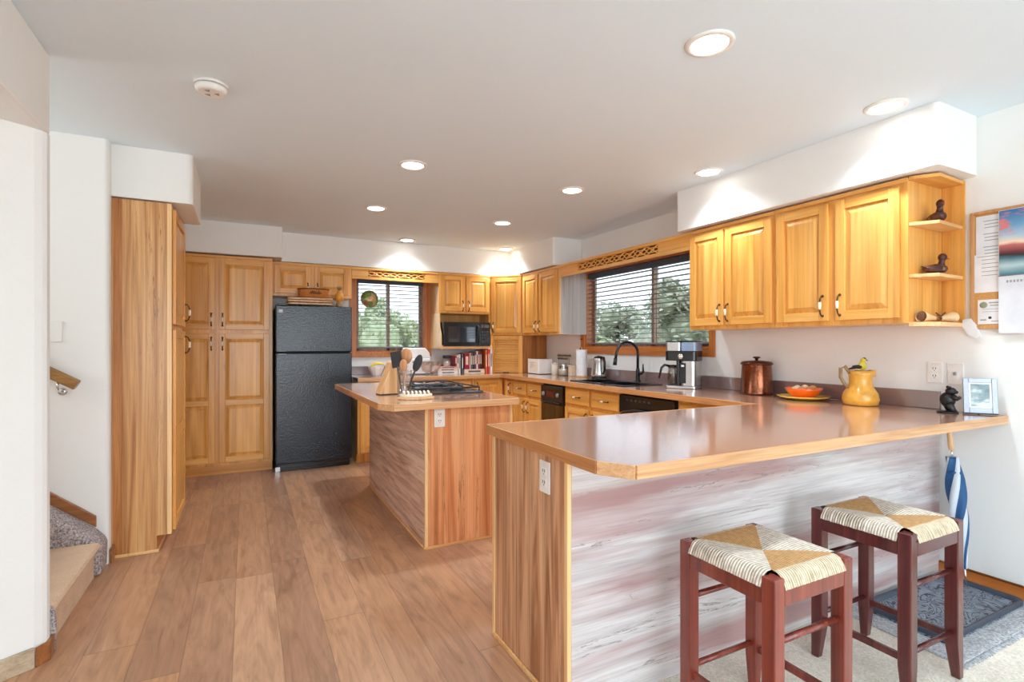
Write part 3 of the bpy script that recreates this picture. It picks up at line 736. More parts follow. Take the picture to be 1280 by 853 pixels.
MB().box(0, -.010, H-.020, w_, .0, H+.004).build('cornice', 'honey_h', r, bevel=.003)
r, w_, D, H = right_cab(2.214, 1.456, ZU0, ZU1, 'two-door wall cabinet with knotty near door, joined to the duck shelves')
carcass(r, w_, D, H)
door(r, .026, .028, .352, H-.035, handle=(.324, .115)); door(r, .396, .028, .724, H-.035, handle=(.424, .115), mats=('honey_v', 'honey_h', 'honey_rustic'), label='door with dark streaks and a knot in its panel')
MB().box(0, -.010, H-.020, w_, .0, H+.004).build('cornice', 'honey_h', r, bevel=.003)

# open end shelves
r = empty('end_shelf', 'open corner shelf unit with angled shelves at the end of the wall cabinets', 'shelf', (XU, 1.455, ZU0), 0)
def shp(inset=0): return [(.0+inset, -.0005), (.0+inset, -.022), (.062, -.112+inset), (XW-XU-.012, -.096+inset), (XW-XU-.012, -.0005)]
MB().prism(shp()[::-1][::-1], -.018, .004).build('shelf', 'pale_trim_h', r, bevel=.002)
for z in (.232, .498): MB().prism(shp(.003), z, z+.018).build('shelf', 'pale_trim_h', r, bevel=.002)
MB().prism(shp(), ZU1-ZU0-.012, ZU1-ZU0+.006).build('top_board', 'honey_h', r, bevel=.002)
MB().box(XW-XU-.0115, -.100, -.018, XW-XU-.001, -.0005, ZU1-ZU0+.006).build('back_panel', 'honey_v', r)

# valances with fretwork
def valance(r, w, h, f0, f1):
    """board with a pierced row of lozenges between f0 and f1"""
    m = MB(); za, zb = h*.24, h*.80
    m.box(0, 0, 0, w, .018, za); m.box(0, 0, zb, w, .018, h); m.box(0, 0, za, f0, .018, zb); m.box(f1, 0, za, w, .018, zb)
    m.build('board', 'honey_h', r, bevel=.002)
    m = MB(); n = max(4, int((f1-f0)/.135)); s = (f1-f0)/n; zc = (za+zb)/2; hh = (zb-za)/2
    for k in range(n):
        c = f0+s*(k+.5)
        for sg in (-1, 1):
            m.tube([(c-s/2, .009, zc-sg*hh), (c-s*.2, .009, zc-sg*hh*.5), (c+s*.2, .009, zc+sg*hh*.5), (c+s/2, .009, zc+sg*hh)], .0075, 6)
            m.tube([(c+s/2*math.cos(t), .009, zc+sg*hh*.55*math.sin(t)) for t in [PI*i/8 for i in range(9)]], .0055, 6)
        m.ball((c, .009, zc), .012, 8)
    m.build('fretwork', 'honey_h', r)
    MB().box(f0-.01, .0185, za-.01, f1+.01, .021, zb+.01).build('fretwork_backing', 'dark_fret', r)
    MB().box(0, -.010, h-.020, w, .0, h+.004).build('cornice', 'honey_h', r, bevel=.003)
M['dark_fret'] = plain('dark_red_backing', rgb(110, 52, 34), rough=.7)
r = rot_root('window_valance', 'long pierced wooden valance spanning above the sink window', 'valance', XU, 4.783, 1.988, 'right')
valance(r, 4.783-2.936, ZU1-1.988, .34, 1.50)
r = rot_root('window_valance', 'short pierced wooden valance above the window beside the refrigerator', 'valance', 1.047, YU, 1.992, 'back')
valance(r, 2.053-1.047, ZU1-1.992, .18, .84)

# ------------------------------------------------------------------ base cabinets on the right run (face x=2.752), back run (face y=5.63)
XB, YB = 2.762, 5.63
ZB = CB-.001
def base_unit(y_far, y_near, label, cols, kind='drawer_door', sink=False):
    r = rot_root('base_cabinet', label, 'base cabinet', XB, y_far, 0, 'right')
    w_ = y_far-y_near-.001
    if sink:
        b = MB(); b.box(0, 0, .10, w_, XW-XB-.03, .66).box(0, 0, .66, w_, .02, ZB).box(0, .02, .66, .018, XW-XB-.03, ZB).box(0, .06, 0, w_, XW-XB-.03, .10)
        b.build('body', 'honey_v', r, bevel=.002)
    else: carcass(r, w_, XW-XB-.03, ZB, toe=.10)
    n = len(cols)
    for (a, b, hside) in cols:
        if kind == 'drawer_door':
            drawer(r, a, .695, b, .845)
            door(r, a, .125, b, .665, handle=((b-.03) if hside == 'r' else (a+.03), .575))
        else:
            door(r, a, .125, b, .845, handle=((b-.03) if hside == 'r' else (a+.03), .755))
    return r
base_unit(5.628, 5.36, 'narrow corner base cabinet door on the sink run, farthest from the camera', [(.088, .258, 'r')], 'door')
base_unit(5.358, 4.69, 'base cabinet with two small drawers between the corner and the trash compactor', [(.01, .325, 'r'), (.355, .66, 'l')])
base_unit(4.262, 3.415, 'sink base cabinet with drawer fronts between the trash compactor and the dishwasher', [(.02, .405, 'r'), (.445, .83, 'l')], sink=True)
r = base_unit(2.78, 2.065, 'base cabinet between the dishwasher and the peninsula', [(.02, .60, 'l')])
# compactor
r = rot_root('trash_compactor', 'slim black trash compactor with red-lit control strip under the worktop', 'trash compactor', XB, 4.688, 0, 'right')
wc = .424
MB().box(.004, .0, .10, wc-.004, .55, ZB-.004).box(.004, .06, 0, wc-.004, .55, .10).build('body', 'black_matte', r, bevel=.003)
MB().box(.008, -.022, .13, wc-.008, -.0005, .665).build('front_panel', 'black_glass', r, bevel=.004)
MB().box(.008, -.030, .67, wc-.008, -.0005, .845).build('control_panel', 'black', r, bevel=.006)
MB().box(.12, -.033, .735, .27, -.0305, .79).build('display', 'red', r)
m = MB(); Tm = Matrix.Rotation(PI/2, 4, 'X')
for x in (.065, .335): m.M = Matrix.Translation((x, -.0305, .76)) @ Tm; m.lathe([(.022, 0), (.02, .012), (.012, .014)], n=16)
m.build('knob', 'grey_plastic', r)
MB().box(.03, -.045, .672, wc-.03, -.031, .69).build('handle', 'black', r, bevel=.004)
# dishwasher
r = rot_root('dishwasher', 'black built-in dishwasher with curved handle, under the worktop right of the sink', 'dishwasher', XB, 3.413, 0, 'right')
wd = .630
MB().box(.004, 0, .10, wd-.004, .56, ZB-.004).box(.004, .06, 0, wd-.004, .56, .10).build('body', 'black_matte', r, bevel=.003)
MB().box(.006, -.026, .12, wd-.006, -.0005, .70).build('door', 'black', r, bevel=.006)
MB().box(.006, -.032, .705, wd-.006, -.0005, .855).build('control_panel', 'black', r, bevel=.008)
pts = [(.05+(wd-.1)*t, -.033-.035*math.sin(PI*t), .715+.035*math.sin(PI*t)) for t in [i/12 for i in range(13)]]
MB().tube(pts, .010, 8).build('handle', 'black', r)
m = MB()
for k in range(6): m.box(.10+k*.05, -.034, .81, .125+k*.05, -.0325, .825)
m.build('buttons', 'ink_dark', r)

def base_back(x0, x1, label, cols, kind):
    r = rot_root('base_cabinet', label, 'base cabinet', x0, YB, 0, 'back')
    carcass(r, x1-x0-.001, YW-YB-.03, ZB, toe=.10)
    for (a, b, hs) in cols:
        if kind == 'drawer_door':
            drawer(r, a, .695, b, .845); door(r, a, .125, b, .665, handle=((b-.03) if hs == 'r' else (a+.03), .575))
        else: door(r, a, .115, b, .845, handle=((b-.03) if hs == 'r' else (a+.03), .755))
    return r
base_back(1.052, 1.50, 'base cabinet with pale full-height door beside the black refrigerator', [(.03, .42, 'r')], 'door')
base_back(1.50, 2.36, 'wide base cabinet behind the cooktop island, under the row of books', [(.02, .41, 'r'), (.44, .84, 'l')], 'drawer_door')
base_back(2.36, 2.760, 'base cabinet at the inside corner of the back run', [(.025, .385, 'l')], 'door')

# ------------------------------------------------------------------ peninsula and island bodies
PX, PY0, PY1 = .962, 1.470, 2.062
r = empty('peninsula_cabinet', 'peninsula base clad with grained panel coloured grey with daylight glare under the breakfast bar', 'peninsula', (PX, PY0, 0), 0)
L = XW-.004-PX
MB().box(.006, .006, 0.012, L, PY1-PY0, CB-.001).build('body', 'honey_v', r)
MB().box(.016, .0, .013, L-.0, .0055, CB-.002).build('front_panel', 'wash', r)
MB().box(.0, .020, .013, .0055, PY1-PY0-.02, CB-.002).build('end_panel', 'side_brown', r)
MB().box(-.003, -.003, .013, .015, .019, CB-.002).build('corner_post', 'pale_trim', r, bevel=.003)
MB().box(-.003, PY1-PY0-.019, .0, .0055, PY1-PY0+.003, CB-.002).build('corner_trim', 'pale_trim', r, bevel=.002)
MB().box(-.010, .0, .0, .0, PY1-PY0, .022).build('shoe_mould', 'pale_trim_h', r, bevel=.004)

IX0, IX1, IY0, IY1 = .985, 1.585, 3.093, 4.715
r = empty('island_cabinet', 'kitchen island base with vertically grained orange end, below the cooktop', 'island', (IX0, IY0, 0), 0)
W, L = IX1-IX0, IY1-IY0
MB().box(.006, .006, 0, W-.022, L, CB-.001).build('body', 'honey_v', r)
MB().box(.0, .018, .016, .0055, L, CB-.002).build('side_panel', 'weathered', r)['label'] = 'pinkish weathered side panel with diagonal grain'
MB().box(.018, .0, .016, W-.018, .0055, CB-.002).build('end_panel', 'side_orange', r)
MB().box(-.003, -.003, .0, .017, .017, CB-.002).build('corner_post', 'pale_trim', r, bevel=.003)
MB().box(W-.017, -.003, .0, W, .016, CB-.002).build('corner_trim', 'pale_trim', r, bevel=.002)
MB().box(-.009, -.003, 0, .0, L, .016).box(.0, -.009, 0, W, -.0005, .016).build('shoe_mould', 'pale_trim_h', r, bevel=.003)
for k in range(2):
    dd = MB(); 
for k, (a, b) in enumerate(((.05, .52), (.55, 1.05), (1.08, 1.56))):
    # doors on the kitchen side (facing +x)
    m = MB(); m.box(W-.0215, a, .12, W-.003, b, .845); m.build('door', 'honey_v', r, bevel=.003)

# ------------------------------------------------------------------ worktops
def worktop(root, poly, name='counter_surface', edges=()):
    MB().prism(poly, CB, CT).build(name, ('laminate',), root, bevel=.002)
def edge_run(root, a, b, mat, t=.010, n=1, name='edge_band', sh=.0):
    a = Vector(a); b = Vector(b); d = (b-a).normalized(); nn = Vector((d.y, -d.x))
    q = [a-d*.001, b+d*.001, b+d*.001+nn*t, a-d*.001+nn*t]
    o = MB().prism([(p.x, p.y) for p in q][::-1], CB-.003, CT+.0004).build(name, mat, root, bevel=.002)
    return o
YK = YW-.003; XK = XW-.003
px0, py0, py1 = .955, 1.192, 2.097
XC, YC = 2.712, 5.585
SK = (2.83, 3.47, 3.222, 4.235)     # sink cut-out
root = empty('countertop', 'rosy brown laminate worktop running along both walls and out over the peninsula', 'countertop', (0, 0, 0))
m = MB()
def cut_poly(m):
    # built from strips so that the sink cut-out stays open
    m.prism([(px0+.06, py0), (XK, py0), (XK, py1), (px0, py1), (px0, py0+.10)], CB, CT)
    m.box(XC, py1, CB, XK, SK[1], CT); m.box(XC, SK[3], CB, XK, YK, CT)
    m.box(XC, SK[1], CB, SK[0], SK[3], CT); m.box(SK[2], SK[1], CB, XK, SK[3], CT)
    m.box(1.047, YC, CB, XC, YK, CT)
cut_poly(m); m.build('counter_surface', 'laminate', root)
edge_run(root, (px0, py1), (px0, py0+.10), 'edge_y'); 
edge_run(root, (px0, py0+.10), (px0+.06, py0), 'edge_x')
edge_run(root, (px0+.06, py0), (XK, py0), 'edge_x')
edge_run(root, (XC, py1), (px0, py1), 'edge_x')
edge_run(root, (XC, YC), (XC, py1), 'edge_y')
edge_run(root, (1.047, YC), (XC, YC), 'edge_x')
bs = MB(); bs.box(XK-.02, 1.462, CT+.0005, XK, 5.636, CT+.098); bs.box(1.047, YK-.02, CT+.0005, 2.733, YK, CT+.098)
bs.build('backsplash', 'splash', root, bevel=.003)
root = empty('island_countertop', 'rosy laminate worktop with clipped near corner on the cooktop island', 'countertop', (0, 0, 0))
ix0, ix1, iy0, iy1 = .716, 1.604, 3.045, 4.89
MB().prism([(ix0+.06, iy0), (ix1, iy0), (ix1, iy1), (ix0+.05, iy1), (ix0, iy1-.05), (ix0, iy0+.11)], CB, CT).build('counter_surface', 'laminate', root)
edge_run(root, (ix0, iy1-.05), (ix0, iy0+.11), 'edge_y'); edge_run(root, (ix0, iy0+.11), (ix0+.06, iy0), 'edge_x')
edge_run(root, (ix0+.06, iy0), (ix1, iy0), 'edge_x'); edge_run(root, (ix1, iy0), (ix1, iy1), 'edge_y')

# ------------------------------------------------------------------ sink and faucet
r = empty('kitchen_sink', 'black double-bowl sink set in the worktop beneath the window', 'sink', ((SK[0]+SK[2])/2, (SK[1]+SK[3])/2, CT))
a, b = (SK[2]-SK[0])/2, (SK[3]-SK[1])/2
m = MB(); rim = .022; z = .008
m.box(-a-rim, -b-rim, .0008, a+rim, -b+.012, z); m.box(-a-rim, b-.012, .0008, a+rim, b+rim, z); m.box(-a-rim, -b+.012, .0008, -a+.012, b-.012, z); m.box(a-.06, -b+.012, .0008, a+rim, b-.012, z); m.box(-a+.012, -.012, .0008, a-.06, .012, z)
m.build('rim', 'black', r, bevel=.003)
m = MB()
for y0, y1 in ((-b+.012, -.012), (.012, b-.012)):
    x0, x1 = -a+.012, a-.06; zb = -.17
    m.box(x0, y0, zb, x1, y1, zb+.004); m.box(x0-.004, y0, zb, x0, y1, .0005); m.box(x1, y0, zb, x1+.004, y1, .0005); m.box(x0, y0-.004, zb, x1, y0, .0005); m.box(x0, y1, zb, x1, y1+.004, .0005)
m.build('bowls', 'black', r)
fx, fy = 3.292, 3.83
r = empty('faucet', 'black high-arc faucet with side lever behind the sink', 'faucet', (fx, fy, CT+.001))
pts = [(0, 0, .05), (0, 0, .27)]+[(-.105+.105*math.cos(t), .0+.05*(1-math.cos(t))/2*.9, .27+.105*math.sin(t)) for t in [PI*i/10 for i in range(1, 10)]]+[(-.213, .05, .27), (-.222, .052, .22)]
MB().tube(pts, .0125, 12).build('spout', 'black', r)
MB().tube([(-.222, .052, .225), (-.228, .053, .16)], [.017, .019], 12).build('spray_head', 'black_matte', r)
MB().lathe([(.030, 0), (.030, .008), (.020, .02), (.019, .11), (.015, .13)], n=20).build('base', 'black', r)
MB().tube([(0, -.01, .075), (.0, -.055, .08), (.0, -.075, .10), (.0, -.072, .17)], [.012, .012, .010, .006], 10).build('lever', 'black', r)

# ------------------------------------------------------------------ refrigerator
r = empty('refrigerator', 'black top-freezer refrigerator with pebbled doors beside the pantry', 'refrigerator', (.262, 5.600, 0))
FW, FH = .728, 1.652
MB().box(.006, .075, .02, FW-.006, .62, FH-.012).build('cabinet_body', 'black_matte', r, bevel=.004)
MB().box(0, 0, 1.185, FW, .072, FH).build('freezer_door', 'fridge', r, bevel=.010, seg=3)
MB().box(0, 0, .075, FW, .072, 1.176).build('fridge_door', 'fridge', r, bevel=.010, seg=3)
m = MB(); m.box(.02, .03, .006, FW-.02, .074, .07)
for k in range(8): m.box(.06+k*.078, .024, .022, .12+k*.078, .030, .05)
m.build('toe_grille', 'black', r)
MB().box(-.004, .018, .0, .045, .07, .05).build('hinge_foot', 'steel', r, bevel=.004)
MB().box(.03, -.003, FH-.075, .066, -.0003, FH-.045).build('badge', 'label', r)
MB().box(.02, .02, FH+.0005, .10, .09, FH+.016).build('hinge_cap', 'black', r, bevel=.004)
MB().box(.02, -.012, 1.155, .10, -.0005, 1.174).box(.02, -.012, 1.19, .10, -.0005, 1.205).build('door_handle', 'black', r, bevel=.003)

# things on top of the refrigerator
m = MB(); m.M = Matrix.Identity(4)
r = empty('serving_tray', 'stack of pale wooden trays lying on the refrigerator', 'tray', (.60, 5.80, FH+.0165))
for k, (a, b) in enumerate(((.215, .09), (.225, .095), (.22, .09))):
    MB().prism(rounded(-a, -b, a, b, .02), .002+k*.026, .002+k*.026+.022).build('tray', 'beech', r, bevel=.006)
MB().box(-.15, -.06, -.0165, -.13, .06, .002).box(.16, -.06, -.0165, .18, .06, .002).build('foot', 'black_matte', r)
r = empty('wicker_basket', 'low orange wicker basket with dark lettering, on the trays above the refrigerator', 'basket', (.635, 5.80, FH+.0965))
MB().lathe([(.10, 0), (.142, .004), (.150, .085), (.154, .092), (.146, .092), (.138, .010), (.02, .008)], n=32, sy=.62).build('body', 'basket', r)
MB().tube([(.154*math.cos(t), .154*.62*math.sin(t), .088) for t in [2*PI*i/28 for i in range(29)]], .006, 8, cap=False).build('rim', 'birch_dark', r)
# illegible brush lettering: strokes only
m = MB(); rs = random.Random(3)
def front_y(x): return -.153*.62*math.sqrt(max(0, 1-(x/.153)**2))-.001
x = -.045
while x < .06:
    h_ = rs.choice((.03, .022, .036)); m.tube([(x, front_y(x), .032), (x+.004, front_y(x)-.001, .032+h_*.6), (x+.009, front_y(x)-.001, .034+h_), (x+.012, front_y(x), .036)], .0028, 5); x += .016
m.build('lettering', 'birch_dark', r)
r = empty('pineapple_ornament', 'small orange pineapple ornament standing on the refrigerator edge', 'ornament', (.875, 5.68, FH+.0005))
MB().lathe([(.035, 0), (.038, .01), (.030, .05), (.022, .058)], n=16).build('base', 'olive', r)
MB().lathe([(.022, .055), (.044, .08), (.046, .11), (.036, .14), (.020, .165), (.016, .175)], n=18).build('fruit', 'pineapple', r)
m = MB()
for k in range(8): a = k*PI/4; m.tube([(0, 0, .172), (.016*math.cos(a), .016*math.sin(a), .19), (.024*math.cos(a), .024*math.sin(a), .215+.008*(k % 2))], [.006, .005, .001], 6)
m.tube([(0, 0, .17), (0, 0, .235)], [.007, .001], 6)
m.build('crown', 'olive', r)

# ------------------------------------------------------------------ recessed lamps, smoke detector
LP = [(1.615, 1.46, 'recessed ceiling lamp nearest the camera, above the peninsula end'),
      (2.818, 1.451, 'recessed ceiling lamp beside the near end of the right soffit'),
      (.976, 3.334, 'recessed ceiling lamp above the near end of the island, left row'),
      (2.808, 2.546, 'recessed ceiling lamp beside the far end of the right soffit'),
      (2.215, 3.324, 'recessed ceiling lamp between the island and the sink window'),
      (1.002, 4.532, 'recessed ceiling lamp above the far left end of the island'),
      (2.212, 4.525, 'recessed ceiling lamp right of the island\'s far end'),
      (1.621, 5.757, 'recessed ceiling lamp close to the back soffit above the small window'),
      (2.847, 5.735, 'recessed ceiling lamp in the far corner above the diagonal cabinet')]
for x, y, lab in LP:
    r = empty('ceiling_lamp', lab, 'ceiling lamp', (x, y, ZC), 0, 'recessed ceiling lamps')
    MB().lathe([(.070, -.003), (.073, -.010), (.092, -.006), (.094, -.0005)], n=36).build('trim_ring', 'trim_white', r)
    MB().lathe([(.0001, -.006), (.069, -.006), (.070, -.003), (.0001, -.002)], n=32).build('lens', 'lamp_glow', r)
    l = bpy.data.lights.new('lamp_light', 'SPOT'); l.energy = CAN_W*4; l.spot_size = R(128); l.spot_blend = .9; l.shadow_soft_size = .06; l.color = (.80, .915, 1.0)
    o = bpy.data.objects.new('lamp_light', l); COL.objects.link(o); o.parent = r; o.location = (0, 0, -.016)
r = empty('smoke_detector', 'round white smoke detector on the ceiling at left', 'smoke detector', (-.138, 2.72, ZC))
MB().lathe([(.050, -.040), (.062, -.034), (.066, -.016)], n=32).build('cover', 'white', r)
MB().lathe([(.060, -.016), (.060, -.012)], n=32).build('vent_gap', 'grey_plastic', r)
MB().lathe([(.068, -.012), (.070, -.0005)], n=32).build('base', 'white', r)
m = MB()
for a in (0, 2.1, 4.2): m.prism([(.012*math.cos(a), .012*math.sin(a)), (.034*math.cos(a-.4), .034*math.sin(a-.4)), (.034*math.cos(a+.4), .034*math.sin(a+.4))], -.0415, -.0402)
m.build('sensor_slots', 'grey_plastic', r)

# ------------------------------------------------------------------ stairs, handrail
r = empty('carpeted_stairs', 'carpeted stairs rising to the left behind the rounded wall corner', 'stairs', (-.70, 3.2, 0))
def ts(x): return x+.70
m = MB()
for k in range(4):
    x1 = -.0-.26*k
    prof = [(0, x1-.03), (.150+.165*k, x1-.03), (.156+.165*k, x1-.004), (.170+.165*k, x1), (.183+.165*k, x1-.008), (.186+.165*k, x1-.03), (.186+.165*k, -2.09), (0, -2.09)]
    m.prism([(z, x) for z, x in prof][::-1], -.42, .34, axis='y')
m.build('treads', 'stair_tan', r)
m = MB()
prof = [(.0, -.004), (.09, -.001), (.145, .0), (.175, -.012), (.215, -.045), (.40, -.275), (1.9, -2.09), (0, -2.09)]
m.prism(prof[::-1], .345, .513, axis='y'); m.build('far_stringer', 'stair_grey', r, bevel=.018, seg=3)
m = MB(); m.prism([(.0, .004), (.12, .006), (.17, .0), (.2, -.03), (1.75, -2.09), (0, -2.09)][::-1], -.443, -.422, axis='y'); m.build('near_stringer', 'stair_grey', r, bevel=.006, seg=3)
m = MB(); m.prism([(.225, -.053), (.289, -.053), (.476, -.285), (1.95, -2.09), (1.88, -2.09), (.405, -.285)][::-1], .496, .512, axis='y')
for f in ():
    pass
m.build('skirt_board', 'trim_brown', r, bevel=.004)
r = empty('handrail', 'brown wooden handrail end on the stair wall', 'handrail', (-.82, 3.63, 1.04))
d = Vector((-1, 0, .62)).normalized()
m = MB(); Mx = Matrix(((d.x, 0, d.z, 0), (0, 1, 0, 0), (d.z, 0, -d.x, 0), (0, 0, 0, 1))).transposed()
pr = [(-.026, -.022), (-.028, .006), (-.020, .020), (.0, .028), (.020, .020), (.028, .006), (.026, -.022), (.014, -.030), (-.014, -.030)]
v0 = [Vector((0, a, 0))+Vector((-d.z, 0, -d.x))*b*1.0 for a, b in pr]
v0 = [Vector((0, a, 0)) + Vector((d.z, 0, -d.x))*b for a, b in pr]
n = len(pr); vs = [tuple(p) for p in v0]+[tuple(p+d*2.2) for p in v0]
m.add(vs, [tuple(range(n))[::-1], tuple(range(n, 2*n))]+[(i, (i+1) % n, n+(i+1) % n, n+i) for i in range(n)])
m.build('rail', 'rail_wood', r, bevel=.003)
MB().tube([(.03, .0, -.012), (.036, .03, -.018), (.02, .07, -.018)], [.024, .022, .018], 10, flat=1.1).build('return_end', 'rail_wood', r) if False else None
m = MB(); m.tube([(-.085, 0, .016), (-.085, 0, -.01), (-.085, .03, -.035), (-.085, .083, -.04)], .006, 8)
m.M = Matrix.Translation((-.085, .084, -.04)) @ Matrix.Rotation(PI/2, 4, 'X'); m.lathe([(.022, 0), (.020, .004), (.010, .008)], n=16)
m.build('bracket', 'chrome', r)
sw = MB().prism(rounded(-.04, -.058, .04, .058, .006), 0, .006)
o = sw.build('light_switch', 'wall', None, bevel=.0015, loc=(-.945, 3.7145, 1.335), rot=(PI/2, 0, 0)); tag(o, 'pale blank switch plate on the stair wall above the handrail', 'switch plate')

# ------------------------------------------------------------------ outlets and switches
def outlet(loc, rz, label, kind='outlet', group=None):
    r = empty('wall_outlet' if kind == 'outlet' else 'wall_switch', label, kind, loc, rz, group)
    MB().prism(rounded(-.035, -.057, .035, .057, .004), 0, .005).build('cover_plate', 'white', r, bevel=.0015, rot=(PI/2, 0, 0))
    m = MB()
    if kind == 'outlet':
        for z in (-.02, .02): m.box(-.016, -.007, z-.014, .016, -.0052, z+.014)
        m.build('socket', 'white', r, bevel=.001)
        m = MB()
        for z in (-.02, .02):
            for q in ((-.008, z-.002, -.005, z+.008), (.005, z-.002, .008, z+.008), (-.002, z-.010, .002, z-.006)): MB().box(q[0], -.0078, q[1], q[2], -.0072, q[3]).build('slot', 'ink_dark', r)
    else:
        m.box(-.006, -.016, -.008, .006, -.0052, .010); m.build('toggle', 'grey_plastic', r, bevel=.001)
    return r
outlet((1.075, IY0-.0005, .805), 0, 'white outlet on the orange end of the island')
outlet((PX-.0005, 1.615, .785), -PI/2, 'white outlet on the brown end of the peninsula')
outlet((XW-.0005, 1.492, 1.108), -PI/2, 'white outlet on the right wall between yellow jug and bear figurine')
outlet((XW-.0005, 1.398, 1.105), -PI/2, 'white single switch on the right wall above the bear figurine', 'switch')

# ------------------------------------------------------------------ cooktop
r = empty('cooktop', 'black gas cooktop with cast grates sunk in the island worktop', 'cooktop', (1.30, 3.915, CT+.0005))
cw, cl = .268, .41
MB().prism(rounded(-cw, -cl, cw, cl, .03), 0, .012).build('hob_plate', 'black', r, bevel=.004)
for sx, sy in ((-1, -1), (1, -1), (-1, 1), (1, 1)):
    cx, cy = sx*.125, sy*.20-.03*0
    MB().lathe([(.045, .0125), (.045, .022), (.030, .030), (.028, .036), (.0001, .038)], (cx, cy, 0), 20).build('burner', 'black_matte', r)
for sy in (-1, 1):
    m = MB(); y0 = sy*.20
    ring = [(-.24, y0-.17), (.24, y0-.17), (.24, y0+.17), (-.24, y0+.17), (-.24, y0-.17)]
    m.tube([(x, y, .040) for x, y in ring], .006, 6)
    for cx in (-.125, .125):
        m.tube([(cx, y0-.17, .041), (cx, y0-.06, .050), (cx, y0-.035, .046)], .0055, 6); m.tube([(cx, y0+.17, .041), (cx, y0+.06, .050), (cx, y0+.035, .046)], .0055, 6)
        m.tube([(cx-.115, y0, .041), (cx-.05, y0, .050), (cx-.03, y0, .046)], .0055, 6); m.tube([(cx+.115, y0, .041), (cx+.05, y0, .050), (cx+.03, y0, .046)], .0055, 6)
    for x, y in ring[:4]: m.tube([(x, y, .0125), (x, y, .042)], .006, 6)
    m.build('grate', 'black_matte', r)

# knife block, utensil jar, egg board
r = empty('knife_block', 'slanted pale wooden knife block on the island worktop', 'knife block', (.912, 3.70, CT+.0005), R(8))
m = MB(); m.prism([(-.075, 0), (.055, 0), (.085, .05), (.03, .245), (-.01, .235)], -.05, .05, axis='y') if False else None
pts = [(-.085, .006), (.050, .006), (.062, .04), (.052, .245), (.000, .225)]
m = MB(); m.prism([(z, x) for x, z in pts][::-1], -.05, .05, axis='y'); m.build('block', 'beech', r, bevel=.004)
MB().box(-.08, -.048, 0, .05, .048, .0055).build('foot', 'black_matte', r)
r = empty('utensil_jar', 'clear glass utensil jar on the island, front of the cooktop', 'jar', (.966, 3.50, CT+.0005), 0)
MB().lathe([(.046, 0), (.052, .004), (.048, .02), (.052, .17), (.056, .178), (.052, .178), (.047, .168), (.043, .022), (.0001, .014)], n=28).build('glass_body', 'glassware', r)
def utensil(name, label, mat, dx, dy, tilt, az, L, head, cat='utensil', hm=None):
    r = empty(name, label, cat, (.966+dx, 3.50+dy, CT+.024), az); r.rotation_euler = (0, tilt, az)
    MB().tube([(0, 0, 0), (0, 0, L)], [.005, .007], 8).build('handle', mat, r)
    m = MB(); head(m, L); m.build('head', hm or mat, r, bevel=0)
def spat(m, L): m.prism([(y, z) for y, z in [(-.022, L-.008), (.022, L-.008), (.040, L+.03), (.040, L+.105), (-.040, L+.105), (-.040, L+.03)]], -.003, .003, axis='x')
def ladle(m, L): m.ball((0, 0, L+.045), .05, 14, 0, (.22, .62, 1.05))
def spoon(m, L): m.ball((0, 0, L+.04), .05, 14, 0, (.25, .75, 1.1))
cy_ = R(-27)
utensil('spatula', 'black square spatula leaning left in the glass jar', 'black_matte', -.016, .008, R(-9), cy_, .18, lambda m, L: m.prism([(-.012, L-.008), (.012, L-.008), (.030, L+.02), (.032, L+.10), (-.032, L+.10), (-.030, L+.02)], -.003, .003, axis='x') if False else m.box(-.036, -.003, L-.006, .036, .003, L+.105))
utensil('wooden_spoon', 'large round wooden spoon in the glass jar', 'spoonwood', .004, .012, R(3), cy_, .205, lambda m, L: m.ball((0, 0, L+.045), .05, 16, 0, (.80, .2, 1.1)))
utensil('wooden_spatula', 'small flat wooden spatula in front of the round wooden spoon', 'spoonwood', -.004, -.014, R(-2), cy_, .15, lambda m, L: m.ball((0, 0, L+.035), .045, 14, 0, (.62, .15, 1.0)))
utensil('slotted_spoon', 'black slotted spoon leaning right in the glass jar', 'black_matte', .016, -.004, R(20), cy_, .17, lambda m, L: m.ball((0, 0, L+.045), .052, 16, 0, (.55, .2, 1.2)))
r = empty('ribbed_trivet', 'small pale ribbed trivet on a wooden board at the island corner', 'trivet', (.985, 3.29, CT+.0005), R(-10))
MB().prism([(.125*math.cos(a)*1.0, .075*math.sin(a)) for a in [2*PI*i/8+.2 for i in range(8)]], 0, .014).build('board', 'beech', r, bevel=.004)
m = MB(); m.prism([(.105*math.cos(a), .055*math.sin(a)) for a in [2*PI*i/20 for i in range(20)]], .0145, .034); m.build('rack', 'cream', r, bevel=.006)
m = MB()
for i in range(7): m.tube([(-.078+i*.026, -.034, .034), (-.078+i*.026, -.020, .046), (-.078+i*.026, .020, .046), (-.078+i*.026, .034, .034)], .0075, 8)
m.build('pale_ribs', 'egg', r)
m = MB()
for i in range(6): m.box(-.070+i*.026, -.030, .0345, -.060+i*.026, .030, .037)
m.build('slots', 'black_matte', r)

